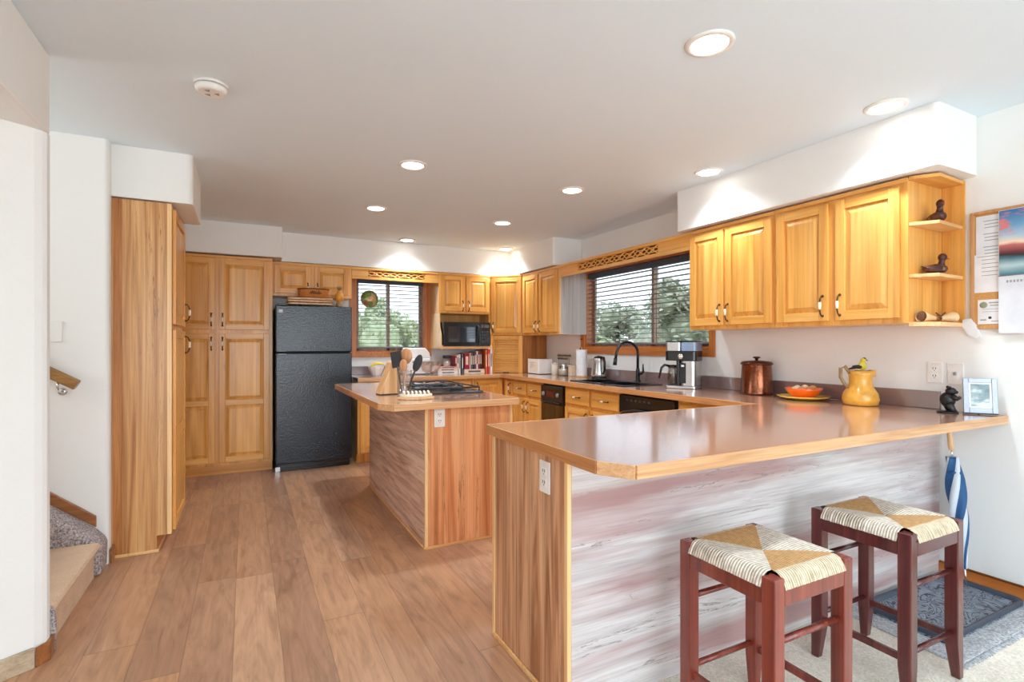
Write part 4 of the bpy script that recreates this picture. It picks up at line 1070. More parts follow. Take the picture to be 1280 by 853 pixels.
# ------------------------------------------------------------------ things on the back worktop
r = empty('fruit_bowl', 'flared white bowl on the back worktop beside the refrigerator', 'bowl', (1.325, 5.98, CT+.0005))
MB().lathe([(.045, 0), (.050, .006), (.085, .075), (.095, .105), (.090, .105), (.080, .075), (.045, .014), (.0001, .012)], n=10, smooth=False).build('bowl', 'white_gloss', r)
for k in range(3):
    o = MB().tube([(-.085+.17*t, 0, .03*math.sin(PI*t)) for t in [i/8 for i in range(9)]], [.004, .009, .012, .0135, .0135, .0135, .012, .009, .004], 8).build('banana', 'banana', None, loc=(1.335, 5.98, CT+.108), rot=(0, -.15, .1*(k-1)))
    o.location.y += (k-1)*.034
    tag(o, ['banana at the front of the white bowl', 'banana in the middle of the white bowl', 'banana at the back of the white bowl'][k], 'banana', 'bananas in the white bowl')
r = empty('bread_machine', 'white countertop appliance with dark slot beneath the small window', 'appliance', (1.80, 6.05, CT+.0005))
MB().prism(rounded(-.155, -.13, .155, .13, .03), 0, .19).build('body', 'white_gloss', r, bevel=.008)
m = MB(); m.prism([(z, x) for x, z in [(-.15, .1905), (.15, .1905), (.145, .25), (.09, .315), (-.12, .315), (-.14, .26)]][::-1], -.12, .12, axis='y'); m.build('lid', 'white_gloss', r, bevel=.012)
MB().box(-.05, -.07, .3155, .05, .0, .322).build('viewing_slot', 'black_matte', r)
MB().prism(rounded(-.157, -.132, .157, .132, .03), .003, .012).build('foot_seam', 'black_matte', r)
MB().ball((-.06, -.131, .15), .012, 12, 0, (1, .5, 1)).build('knob', 'grey_plastic', r)
r = empty('glass_bowl', 'cut glass bowl in front of the white appliance on the back worktop', 'bowl', (1.90, 5.775, CT+.0005))
m = MB(); prof = [(.045, 0), (.052, .008), (.040, .02), (.085, .05), (.118, .12), (.125, .155), (.119, .155), (.110, .12), (.078, .056), (.0001, .03)]
n = 24; k0 = len(m.v)
v = []
for q, (rr, z) in enumerate(prof):
    for i in range(n): a = 2*PI*i/n; s_ = 1+(.05 if i % 2 else -.02)*(1 if 3 <= q <= 7 else 0); v.append((rr*s_*math.cos(a), rr*s_*math.sin(a), z+(.008 if (i % 2 and q in (5, 6)) else 0)))
f = [(q*n+i, q*n+(i+1) % n, (q+1)*n+(i+1) % n, (q+1)*n+i) for q in range(len(prof)-1) for i in range(n)]
m.add(v, f); m.build('bowl', 'crystal', r)

def book(x0, z0, w, h, d, cov, label, y=5.86, lying=False, lean=0, group=None, rz=0):
    """upright: w thick, h tall, d deep, spine toward the room. lying: w wide, h thick"""
    r = empty('book', label, 'book', (x0, y, z0), rz, group)
    t = .003
    if not lying:
        m = MB(); m.box(0, 0, 0, w, .003, h); m.box(0, 0, 0, t, d, h); m.box(w-t, 0, 0, w, d, h); m.build('cover', cov, r, bevel=.0015)
        MB().box(t+.0005, .0035, .004, w-t-.0005, d-.004, h-.004).build('pages', 'paper', r)
        MB().box(w*.25, -.0008, h*.28, w*.75, -.0001, h*.80).build('spine_title', 'bk_cream' if cov not in ('bk_cream', 'bk_white') else 'bk_grey', r)
    else:
        m = MB(); m.box(0, 0, 0, w, .003, h); m.box(0, 0, 0, w, d, t); m.box(0, 0, h-t, w, d, h); m.build('cover', cov, r, bevel=.0015)
        MB().box(.004, .0035, t+.0005, w-.004, d-.004, h-t-.0005).build('pages', 'paper', r)
        MB().box(w*.2, -.0008, h*.3, w*.8, -.0001, h*.7).build('spine_title', 'bk_grey', r)
    if lean: r.rotation_euler = (0, lean, rz)
    return r
zt = CT+.0008
book(2.02, zt, .252, .036, .22, 'bk_white', 'thick white book lying lowest in the stack right of the glass bowl', lying=True)
book(2.01, zt+.0365, .26, .030, .22, 'bk_cream', 'cream book lying in the middle of the stack right of the glass bowl', lying=True)
book(2.025, zt+.067, .25, .022, .21, 'bk_pink', 'pinkish book lying topmost in the stack right of the glass bowl', lying=True)
r = empty('storage_jar', 'small glass jar with dark lid standing on the stack of lying books', 'jar', (2.165, 5.96, zt+.0895))
MB().lathe([(.043, 0), (.046, .004), (.046, .085), (.038, .098)], n=20).build('jar_body', 'glassware', r)
MB().lathe([(.034, .002), (.040, .006), (.040, .06), (.0001, .062)], n=16).build('contents', 'cream', r)
MB().lathe([(.046, .0985), (.048, .10), (.048, .128), (.044, .132)], n=20).build('lid', 'bk_black', r)
# upright books left group
xx = 2.235
for wd_, h_, cov, lab in ((.020, .215, 'bk_maroon', 'dark red upright book just right of the small jar'), (.024, .225, 'bk_cream', 'cream upright book beside the dark red one near the small jar'), (.020, .235, 'bk_white', 'slim white upright book between cream and grey ones')):
    book(xx, zt+.0895 if xx < 2.28 else zt, wd_, h_-.09 if xx < 2.28 else h_, .16, cov, lab); xx += wd_+.002
xx = 2.318
book(xx, zt, .022, .24, .17, 'bk_grey', 'speckled grey upright book beside the big maroon one'); 
book(2.352, zt, .268, .052, .21, 'bk_cream', 'thick cream book lying flat under the row of upright cookbooks', lying=True)
covs = [(.066, .215, 'bk_maroon', 'wide maroon cookbook standing on the lying cream book'), (.016, .22, 'bk_pink', 'pink slim cookbook beside the wide maroon one'), (.024, .225, 'bk_grey', 'grey cookbook, second right of the wide maroon one'), (.022, .225, 'bk_black', 'black cookbook in the middle of the row'), (.024, .235, 'bk_plum', 'plum coloured cookbook right of the black one'), (.018, .24, 'bk_white', 'white cookbook right of the plum one'), (.026, .24, 'bk_maroon', 'narrow maroon cookbook right of the white one'), (.022, .245, 'bk_black', 'thin black cookbook left of the pale peach one')]
xx = 2.353
for wd_, h_, cov, lab in covs:
    book(xx, zt+.0525, wd_, h_-.02, .17, cov, lab, group='cookbooks in the upright row'); xx += wd_+.0015
xx = 2.600
book(2.628, zt, .024, .285, .19, 'bk_orange', 'orange upright book at the right end of the row, third from the corner cabinet', y=5.85)
book(2.655, zt, .028, .295, .19, 'bk_red', 'tall red upright book, second from the corner cabinet', y=5.84)
book(2.686, zt, .024, .300, .19, 'bk_white', 'tall white and red upright book next to the corner cabinet', y=5.83)

# suncatcher in the back window
r = empty('suncatcher', 'round flowered stained glass suncatcher hanging in the small window', 'suncatcher', (1.305, YW-.012, 1.80))
m = MB(); m.M = Matrix.Rotation(PI/2, 4, 'X'); m.lathe([(.0001, -.002), (.098, -.002), (.098, .002), (.0001, .002)], n=28); m.build('disc', 'suncatcher', r)
MB().tube([(.099*math.cos(t), 0, .099*math.sin(t)) for t in [2*PI*i/28 for i in range(29)]], .003, 6, cap=False).build('rim', 'bronze', r)
MB().tube([(-.05, 0, .09), (0, -.0, .18), (.05, 0, .09)], .001, 5).build('hanging_cord', 'ink_dark', r)

# ------------------------------------------------------------------ things on the right worktop
# bread box
r = empty('bread_box', 'white rectangular box with printed front beside the appliance garage', 'bread box', (3.165, 5.445, CT+.0008), R(-2))
MB().prism(rounded(-.095, -.145, .095, .145, .014), .006, .180).build('box', 'white_gloss', r, bevel=.006)
MB().box(-.085, -.135, 0, .085, .135, .0055).build('foot', 'black_matte', r)
MB().box(-.0965, -.11, .03, -.0955, .09, .15).build('printed_front', 'cream', r)
m = MB()
for k in range(4): m.box(-.0975, .07, .135-.02*k, -.097, .07-[.12, .09, .11, .06][k], .141-.02*k)
m.build('faded_print', 'ink', r)
r = empty('canister', 'small white lidded canister between the box and the milk jug', 'canister', (3.21, 5.175, CT+.0008))
MB().lathe([(.036, 0), (.040, .004), (.040, .12)], n=24).build('jar_body', 'cream', r); MB().lathe([(.042, .1205), (.042, .134), (.012, .137), (.010, .146)], n=24).build('lid', 'white', r)
r = empty('measuring_jug', 'pale glass jug with dark handle next to the white canister', 'jug', (3.21, 4.995, CT+.0008))
MB().lathe([(.050, .0), (.058, .004), (.058, .075), (.048, .12), (.052, .14), (.047, .14), (.043, .12), (.053, .075), (.053, .012), (.0001, .010)], n=24).build('jug_body', 'glassware', r)
MB().lathe([(.0001, .0105), (.051, .0105), (.051, .075), (.0001, .078)], n=20).build('contents', 'cream', r)
MB().tube([(.05, -.02, .13), (.085, -.04, .13), (.090, -.042, .08), (.056, -.02, .04)], .006, 8).build('handle', 'olive', r)
r = empty('wire_sign', 'small dark wire word sign leaning on the wall above the canister', 'sign', (3.33, 5.17, CT+.0008), R(-80))
MB().box(-.11, -.006, 0, .11, .006, .012).tube([(-.09, 0, .01), (-.09, 0, .20)], .002, 5).tube([(.09, 0, .01), (.09, 0, .20)], .002, 5).build('stand', 'bronze', r)
m = MB(); rs = random.Random(5)
for row, (zz, xa, xb) in enumerate(((.225, -.11, .11), (.190, -.11, .06))):
    x = xa
    while x < xb:
        k = rs.random(); hh = .014+.012*rs.random()
        m.tube([(x, 0, zz-.012), (x+.003, 0, zz+hh*.6), (x+.008, 0, zz+hh*.2), (x+.012, 0, zz-.010), (x+.017, 0, zz-.004)], .0022, 5); x += .0165
    m.tube([(xa, 0, zz-.013), (xb+.01, 0, zz-.013)], .0015, 5)
m.build('lettering', 'bronze', r)
r = empty('paper_towel', 'upright white paper towel roll beside the kettle', 'paper towel', (3.24, 4.677, CT+.0008))
MB().lathe([(.072, 0), (.072, .010), (.066, .014)], n=28).build('stand_base', 'beech', r)
MB().lathe([(.018, .016), (.058, .016), (.059, .018), (.059, .293), (.057, .296), (.018, .296)], n=32).build('roll', 'paper', r)
MB().lathe([(.008, .2965), (.008, .31), (.012, .315), (.0001, .325)], n=12).build('post_knob', 'beech', r)
r = empty('salt_cellar', 'small cream box standing left of the paper towel roll', 'box', (3.24, 4.855, CT+.0008), R(-10))
MB().box(-.036, -.036, 0, .036, .036, .11).build('box', 'bk_cream', r, bevel=.004); MB().box(-.038, -.038, .1105, .038, .038, .124).build('lid', 'cream', r, bevel=.003)
# kettle
r = empty('electric_kettle', 'steel electric kettle with black handle and base, left of the sink', 'kettle', (3.10, 4.565, CT+.0095+.0012), R(-72))
r.location = (3.262, 4.40, CT+.001)
MB().lathe([(.078, 0), (.080, .004), (.080, .018), (.072, .022)], n=28).build('power_base', 'black', r)
MB().lathe([(.076, .0225), (.078, .04), (.074, .07), (.062, .15), (.055, .205), (.050, .212)], n=32).build('body', 'steel', r)
MB().lathe([(.051, .2125), (.050, .222), (.020, .234), (.012, .236)], n=24).build('lid', 'black', r)
MB().tube([(.045, -.02, .222), (.088, -.04, .215), (.108, -.048, .17), (.105, -.046, .09), (.082, -.036, .05)], [.012, .014, .013, .012, .009], 10).build('handle', 'black', r)
MB().prism([(-.050, -.012), (-.050, .012), (-.078, .0)], .185, .210).build('spout', 'steel', r)

# coffee maker
r = empty('coffee_maker', 'steel and black coffee maker with bean hopper and glass carafe', 'coffee maker', (3.17, 3.13, CT+.001), R(-62))
MB().prism(rounded(-.13, -.10, .125, .10, .03), 0, .022).build('base_plate', 'steel', r, bevel=.004)
MB().prism(rounded(-.01, -.10, .125, .10, .045, 8), .023, .222, smooth=False).build('housing', 'steel', r, bevel=.003)
MB().prism(rounded(-.035, -.09, -.0105, .09, .008), .023, .222).build('back_column', 'black', r)
MB().box(-.004, -.1035, .045, .045, -.1005, .205).build('control_panel', 'black', r, bevel=.002)
MB().box(.010, -.1055, .175, .032, -.104, .19).build('display', 'label', r)
MB().prism(rounded(-.125, -.10, .125, .10, .03), .2225, .300).build('brew_head', 'black', r, bevel=.004)
m = MB(); m.M = Matrix.Translation((.005, -.1005, .258)) @ Matrix.Rotation(PI/2, 4, 'X'); m.lathe([(.024, 0), (.022, .014), (.008, .018)], n=24); m.build('dial', 'chrome', r)
MB().prism(rounded(-.120, -.095, .0, .095, .02), .3005, .372).build('water_tank', 'steel', r, bevel=.003)
MB().prism(rounded(.003, -.095, .122, .095, .02), .3005, .372).build('bean_hopper', 'hopper', r, bevel=.003)
MB().prism(rounded(-.124, -.098, .124, .098, .02), .3725, .382).build('top_lid', 'black', r, bevel=.003)
r2 = empty('coffee_carafe', 'glass carafe with black handle standing in the coffee maker', 'carafe', (0, 0, 0), 0)
q = Matrix.Rotation(R(-62), 4, 'Z') @ Vector((-.082, -.02, 0)); r2.location = (3.17+q.x, 3.13+q.y, CT+.0235); r2.rotation_euler = (0, 0, R(-62))
MB().lathe([(.040, 0), (.044, .004), (.043, .09), (.036, .125), (.038, .14), (.034, .14), (.032, .125), (.039, .09), (.040, .010), (.0001, .008)], n=24).build('glass_body', 'carafe', r2)
MB().lathe([(.039, .1405), (.040, .155), (.03, .163), (.0001, .165)], n=24).build('lid', 'black', r2)
MB().tube([(-.02, -.03, .155), (-.055, -.045, .163), (-.078, -.055, .14), (-.095, -.062, .055)], [.010, .011, .010, .008], 10).build('handle', 'black', r2)

# copper canister
def px_y(u, X):      # not used for placement at run time beyond the fixed numbers below
    return 0
r = empty('copper_canister', 'hammered copper canister with dark knobbed lid against the right wall', 'canister', (3.245, 2.512, CT+.0008))
MB().lathe([(.108, 0), (.112, .008), (.108, .02), (.098, .205), (.100, .21)], n=40).build('pot_body', 'copper', r)
MB().lathe([(.106, .2105), (.107, .217), (.096, .232), (.02, .240)], n=40).build('lid', 'copper_dark', r)
MB().lathe([(.010, .2405), (.010, .252), (.026, .258), (.022, .266), (.0001, .268)], n=20).build('lid_knob', 'copper_dark', r)
# plate, bowl, fruit
r = empty('yellow_plate', 'yellow-rimmed scalloped plate under the orange bowl', 'plate', (3.19, 2.125, CT+.0008))
m = MB(); n = 48; prof = [(.085, 0, 0), (.10, .006, 0), (.135, .014, .3), (.150, .022, 1), (.150, .025, 1), (.132, .019, .3), (.095, .011, 0), (.0001, .009, 0)]
v = [(rr*(1+.02*s_*math.sin(12*2*PI*i/n))*math.cos(2*PI*i/n), rr*(1+.02*s_*math.sin(12*2*PI*i/n))*math.sin(2*PI*i/n), z) for rr, z, s_ in prof for i in range(n)]
f = [(q*n+i, q*n+(i+1) % n, (q+1)*n+(i+1) % n, (q+1)*n+i) for q in range(len(prof)-1) for i in range(n)]+[tuple(range(n))[::-1]]
m.add(v, f, 0, True); m.build('plate', 'yellow', r)
r = empty('orange_bowl', 'bright orange bowl standing on the yellow plate', 'bowl', (3.19, 2.125, CT+.0105))
MB().lathe([(.060, 0), (.068, .004), (.100, .045), (.110, .062), (.105, .063), (.094, .045), (.060, .010), (.0001, .008)], n=40).build('bowl', 'orange', r)
r.location.z = CT+.0122
for k, (dx, dy) in enumerate(((-.04, .03), (.0, -.045), (.045, .02), (-.02, -.01), (.02, .055), (.04, -.035))):
    o = MB().ball((0, 0, 0), .022, 12, 0, (1, 1, .85)).build('nut', 'bk_tan' if k % 2 else 'bk_cream', None, loc=(3.19+dx, 2.125+dy, CT+.066+.004*(k % 3)))
    tag(o, 'small tan nut heaped in the orange bowl', 'nut', 'nuts in the orange bowl')
# yellow jug with finch
r = empty('yellow_jug', 'amber yellow bellied jug with green-brown handle on the right worktop', 'jug', (3.20, 1.782, CT+.0008), R(-35))
MB().lathe([(.078, 0), (.088, .006), (.094, .035), (.088, .07), (.064, .105), (.058, .13), (.060, .175), (.067, .20), (.062, .20), (.055, .175), (.053, .13), (.0001, .11)], n=40).build('jug_body', 'amber', r)
MB().prism([(.050, -.018), (.084, .0), (.050, .018)], .165, .205).build('spout', 'amber', r, bevel=.003)
MB().tube([(-.060, 0, .185), (-.085, 0, .225), (-.108, 0, .215), (-.108, 0, .16), (-.085, 0, .12), (-.066, 0, .10)], [.009, .010, .010, .010, .009, .009], 10).build('handle', 'olive', r)
r = empty('finch_figurine', 'little yellow and black bird figurine on the rim of the yellow jug', 'bird figurine', (3.20, 1.782, CT+.201), R(-35))
MB().ball((.01, 0, .028), .021, 14, 0, (1.1, .8, 1.25)).ball((.014, 0, .060), .0145, 12, 0).build('body', 'bird_yellow', r)
MB().ball((.019, 0, .067), .0105, 10, 0).tube([(.028, 0, .062), (.040, 0, .060)], [.004, .001], 6).build('cap', 'bird_black', r)
MB().ball((-.016, .0, .022), .019, 12, 0, (1.7, .98, .6)).tube([(-.03, 0, .018), (-.066, 0, .008)], [.009, .004], 8).build('wing', 'bird_black', r)
MB().tube([(.0, -.06, .0), (.0, .06, .0)], .003, 6).build('perch', 'amber', r)
# bear figurine
r = empty('bear_figurine', 'dark cast bear figurine beside the picture frame on the bar', 'figurine', (3.232, 1.372, CT+.0008), R(-50))
m = MB()
m.ball((0, 0, .068), .034, 16, 0, (1.0, .95, 1.15)); m.ball((.012, -.006, .112), .022, 14, 0, (1.1, 1, .95)); m.ball((.030, -.010, .108), .011, 10, 0, (1.1, 1, .9))
for s_ in (-1, 1):
    m.ball((.004, s_*.018-.006, .132), .0075, 8); m.tube([(.01, s_*.028, .09), (.03, s_*.032, .075), (.044, s_*.02, .082)], [.013, .011, .009], 8)
    m.tube([(.0, s_*.024, .05), (.012, s_*.028, .02), (.026, s_*.028, .006)], [.018, .014, .009], 8)
m.build('bear', 'bear', r); 
MB().lathe([(.045, 0), (.045, .006), (.030, .010)], n=16).build('base', 'bear', r)
# picture frame
r = empty('picture_frame', 'pewter picture frame with grey photo leaning back at the bar end', 'picture frame', (3.285, 1.255, CT+.004), R(-49))
r.rotation_euler = (R(-9), 0, R(-58))
fw, fh = .066, .180
m = MB(); m.box(-fw, -.006, .004, -fw+.022, .006, fh); m.box(fw-.022, -.006, .004, fw, .006, fh); m.box(-fw+.022, -.006, .004, fw-.022, .006, .030); m.box(-fw+.022, -.006, fh-.022, fw-.022, .006, fh); m.build('frame', 'pewter', r, bevel=.002)
MB().box(-fw+.022, -.003, .030, fw-.022, .003, fh-.022).build('mat_board', 'paper', r)
MB().box(-fw+.030, -.0045, .038, fw-.030, -.0032, fh-.030).build('photo', 'photo', r)
MB().box(-fw-.002, -.008, 0, fw+.002, .012, .0038).build('foot', 'ink_dark', r)
MB().tube([(0, .010, .12), (0, .045, .006)], .004, 6).build('easel_leg', 'ink_dark', r)

# small red ball hanging at the window casing
r = empty('hanging_ornament', 'tiny red-brown ball ornament hanging at the left of the sink window', 'ornament', (XW-.03, 4.845, 1.215))
MB().ball((0, 0, 0), .017, 14).build('ball', 'copper_dark', r); MB().tube([(0, 0, .016), (.006, 0, .10)], .0012, 5).build('thread', 'ink', r); MB().box(-.004, -.01, .10, .010, .01, .112).build('hook', 'bronze', r)

# ------------------------------------------------------------------ end shelf things
def duck(label, loc, rz, tail=True, name='duck_decoy', s=1.0, headturn=0):
    r = empty(name, label, 'duck decoy', loc, rz)
    m = MB(); n = 16
    body = [(-.075, .016, .006, .034), (-.06, .026, .016, .030), (-.03, .036, .026, .029), (.0, .040, .030, .031), (.03, .038, .029, .032), (.055, .028, .022, .034), (.068, .012, .010, .036)]
    v = []
    for x, ry, rz_, zc in body:
        for k in range(n):
            a = 2*PI*k/n; v.append((x*s, ry*math.cos(a)*s, max(0, (zc+rz_*math.sin(a)))*s))
    f = [(i*n+k, i*n+(k+1) % n, (i+1)*n+(k+1) % n, (i+1)*n+k) for i in range(len(body)-1) for k in range(n)]+[tuple(range(n))[::-1], tuple(range((len(body)-1)*n, len(body)*n))]
    m.add(v, f, 0, True); m.tube([(-.07*s, 0, .034*s), (-.10*s, 0, .045*s)], [.014*s, .004*s], 8, flat=.5); m.build('body', 'duck', r)
    m = MB(); m.tube([(.040*s, 0, .045*s), (.046*s, 0, .075*s), (.050*s, 0, .088*s)], [.020*s, .014*s, .016*s], 12); m.ball((.052*s, 0, .100*s), .023*s, 14, 0, (1.1, .85, 1)); m.build('head', 'duck', r)
    MB().tube([(.070*s, 0, .098*s), (.100*s, 0, .093*s)], [.009*s, .004*s], 8, flat=.6).build('bill', 'beak', r)
    MB().ball((.012*s, -.030*s, .030*s), .014*s, 10, 0, (1.3, .8, .9)).build('breast_patch', 'duck_pale', r)
    return r
duck('dark carved duck seen from behind on the upper end shelf', (3.190, 1.402, ZU0+.5175), R(222), s=.92)
duck('dark carved duck with reddish bill on the middle end shelf', (3.185, 1.405, ZU0+.2515), R(-14), s=.92)
r = empty('bark_scroll', 'tan rolled bark scrolls tied together on the lowest end shelf', 'scroll', (3.20, 1.402, ZU0+.0075), R(-8))
m = MB(); 
for s_, o_ in ((-1, .0), (1, .0)):
    m.tube([(s_*.125, 0, .026), (s_*.06, 0, .022), (s_*.02, 0, .018)], [.028, .015, .010], 14, cap=False)
m.build('rolls', 'birch', r)
for s_ in (-1, 1): MB().ball((s_*.124, 0, .026), .022, 12, 0, (.15, 1, 1)).build('roll_inside', 'birch_dark', r)
MB().tube([(-.02, -.012, .032), (0, -.018, .030), (.02, -.012, .036), (.045, -.01, .048)], .004, 6).tube([(.0, -.016, .03), (-.03, -.01, .046)], .003, 6).build('tie', 'birch_dark', r)
r = empty('tea_towel_corner', 'small white folded cloth hanging off the wall under the end shelf', 'cloth', (3.362, 1.345, 1.352))
MB().prism([(-.05, -.05), (-.035, -.065), (.0, -.055), (.03, -.0), (.025, .03), (-.01, .035), (-.03, .0)], -.006, .012, axis='x').build('cloth', 'paper', r)
r.location = (3.366, 1.335, 1.362)

# ------------------------------------------------------------------ bulletin board and papers
M['board_frame'] = wood('tan_board_frame', rgb(214, 166, 112), rgb(200, 148, 94), rgb(176, 122, 72), 'Z', across=20, streak=.2)
r = rot_root('bulletin_board', 'wood-framed cork bulletin board on the right wall', 'bulletin board', XW-.002, 1.331, 1.340, 'right')
bw_, bh_ = .62, .606
m = MB(); f = .017
m.box(0, -.016, 0, f, 0, bh_); m.box(bw_-f, -.016, 0, bw_, 0, bh_); m.box(f, -.016, 0, bw_-f, 0, f); m.box(f, -.016, bh_-f, bw_-f, 0, bh_)
m.build('frame', 'board_frame', r, bevel=.003)
MB().box(f, -.008, f, bw_-f, 0, bh_-f).build('cork', 'cork', r)
def sheet(label, y, z, w_, h_, mat, lines, off, name='pinned_paper', tilt=0):
    r = rot_root(name, label, 'paper', XW-.0105-off, y, z, 'right')
    MB().box(0, -.0006, 0, w_, 0, h_).build('sheet', mat, r)
    m = MB()
    for zz, x0, x1, t in lines: m.box(x0, -.0012, zz, x1, -.0007, zz+t)
    if lines: m.build('print', 'ink', r)
    if tilt: r.rotation_euler = (0, 0, -PI/2); r.delta_rotation_euler = (tilt, 0, 0)
    return r
rs = random.Random(2)
ln = [(.355-.0165*k, .035 if k % 4 else .03, .035+rs.uniform(.05, .14), .004) for k in range(16) if k not in (3, 7, 12)]
sheet('tall white typed sheet pinned at the top left of the bulletin board', 1.307, 1.535, .20, .385, 'paper_blue', ln, .0)
ln = [(.165-.02*k, .03, .03+rs.uniform(.03, .09), .003) for k in range(5)]+[(.182, .01, .16, .003)]
sheet('short white sheet overlapping below the tall typed sheet', 1.313, 1.528, .19, .195, 'paper', ln, .002)
r = sheet('small notice with round green emblem at the lower left of the board', 1.300, 1.366, .105, .125, 'paper', [(.105, .045, .095, .006), (.092, .05, .09, .005), (.075, .02, .09, .002), (.062, .02, .085, .002), (.018, .01, .035, .007), (.012, .055, .10, .004)], .0)
m = MB(); m.M = Matrix.Translation((.024, -.0013, .098)) @ Matrix.Rotation(PI/2, 4, 'X')
m.lathe([(.010, 0), (.016, 0), (.016, .0004), (.010, .0004)], n=20); m.build('emblem', 'leaf_dark', r); m = MB(); m.M = Matrix.Translation((.05, -.0013, .032)) @ Matrix.Rotation(PI/2, 4, 'X'); m.lathe([(.0001, 0), (.007, 0), (.0001, .0003)], n=12)
m.build('round_stamp', 'ink_dark', r)
r = rot_root('wall_calendar', 'large calendar with pink-clouded mountain lake picture on the bulletin board', 'calendar', XW-.022, 1.212, 1.318, 'right')
MB().box(0, -.0012, 0, .42, 0, .285).build('month_page', 'paper_blue', r)
MB().box(0, -.0012, .286, .42, 0, .612).build('picture_page', 'paper', r)
MB().box(.002, -.0004, 0, .418, 0, .322).build('picture', 'picture', r, loc=(0, -.0013, .288))
m = MB()
for i in range(8): m.box(.03+.013*i, -.0018, .250, .038+.013*i, -.0013, .262)
for i in range(4): m.box(.17+.016*i, -.0018, .248, .181+.016*i, -.0013, .268)
m.build('print', 'ink', r)
MB().tube([(0, -.003, .2855), (.42, -.003, .2855)], .0025, 6).build('binding', 'grey_plastic', r)

# ------------------------------------------------------------------ bar stools
def stool(x, y, mat, label, rz=0, SX=.365, SY=.355, H=.60):
    r = empty('bar_stool', label, 'bar stool', (x, y, .0125), rz, 'rush seat stools at the bar')
    H -= .0065
    hx, hy = SX/2, SY/2; t = .044
    for sx, sy in ((-1, -1), (1, -1), (-1, 1), (1, 1)):
        m = MB(); cx, cy = sx*(hx-t/2), sy*(hy-t/2)
        q = t/2; b = q*.66
        # taper on the inner faces below the lower rails
        xs0, xs1 = sorted((cx+sx*q, cx+sx*q-sx*2*b)); ys0, ys1 = sorted((cy+sy*q, cy+sy*q-sy*2*b))
        v = [(xs0, ys0, 0), (xs1, ys0, 0), (xs1, ys1, 0), (xs0, ys1, 0)]
        v += [(cx-q, cy-q, .13), (cx+q, cy-q, .13), (cx+q, cy+q, .13), (cx-q, cy+q, .13)]
        v += [(cx-q, cy-q, H), (cx+q, cy-q, H), (cx+q, cy+q, H), (cx-q, cy+q, H)]
        m.add(v, [(0, 3, 2, 1), (0, 1, 5, 4), (1, 2, 6, 5), (2, 3, 7, 6), (3, 0, 4, 7), (4, 5, 9, 8), (5, 6, 10, 9), (6, 7, 11, 10), (7, 4, 8, 11), (8, 9, 10, 11)])
        m.build('leg', mat, r, bevel=.004)
    za, zb = H-.080, H-.022; i = hx-t; j = hy-t
    for s_ in (-1, 1):
        MB().box(-i, s_*(hy-.011)-.010, za, i, s_*(hy-.011)+.010, zb).build('apron', mat, r, bevel=.002)
        MB().box(s_*(hx-.011)-.010, -j, za, s_*(hx-.011)+.010, j, zb).build('apron', mat, r, bevel=.002)
        for z in (.405, .172): MB().tube([(-i-.002, s_*(hy-t/2), z), (i+.002, s_*(hy-t/2), z)], .010, 12).build('stretcher', mat, r)
        MB().box(s_*(hx-t/2)-.008, -j-.002, .140, s_*(hx-t/2)+.008, j+.002, .164).build('stretcher', mat, r, bevel=.002)
    # woven seat: four cord fields meeting at the middle, rolled over the rails, notched at the legs
    Z = H-.012; a, b = hx-.002, hy-.002; c = t-.004
    m = MB(); K = 14
    jit = random.Random(int(x*1000)); JT = {sd: [jit.uniform(-1, 1) for _ in range(100)] for sd in 'SNWE'}
    def P(side, u, v_, q=0):
        """side field; u -1..1 along the rail, v_ 0 centre ..1 rail"""
        roll = max(0, (v_-.86)/.14); e = JT[side][q]*roll
        zz = Z + .004+.016*math.sin(min(1, v_/.84)*PI/2) - .040*roll**2.2 + .0018*e
        out = .0125*math.sin(roll*PI/2)+.0016*e
        if side in 'SN':
            s_ = -1 if side == 'S' else 1
            return (u*min(v_*a, a-c), s_*(v_*(b-.006)+out), zz)
        s_ = -1 if side == 'W' else 1
        return (s_*(v_*(a-.006)+out), u*min(v_*b, b-c), zz)
    VS = [0, .15, .3, .45, .6, .75, .84, .88, .92, .95, .975, 1.0]
    for side in 'SNWE':
        mm = 0 if side in 'SN' else 1
        NU = 60
        v = [P(side, -1+2*q/NU, t_, q) for t_ in VS for q in range(NU+1)]; k = NU+1
        f = []
        for p in range(len(VS)-1):
            for q in range(NU):
                fc = (p*k+q, p*k+q+1, (p+1)*k+q+1, (p+1)*k+q)
                f.append(fc if side in 'NW' else fc[::-1])
        kk = len(m.v); m.add(v, f, mm, True)
        if mm == 0:
            for w_i in range(len(f)):
                if w_i//NU >= 6: m.mi[len(m.mi)-len(f)+w_i] = 2
    m.box(-a+c*.3, -b+c*1.02, Z-.03, a-c*.3, b-c*1.02, Z-.004, 1); m.box(-a+c*1.02, -b+c*.3, Z-.03, a-c*1.02, b-c*.3, Z-.004, 0)
    m.build('rush_seat', ('rush_tan', 'rush_pale', 'rush_rim'), r)
    return r
stool(1.485, 1.128, 'mahogany', 'red-brown wooden stool with woven rush seat, nearer to the camera')
stool(2.210, 1.142, 'mahogany_dark', 'dark mahogany stool with woven rush seat, beside the boot tray')

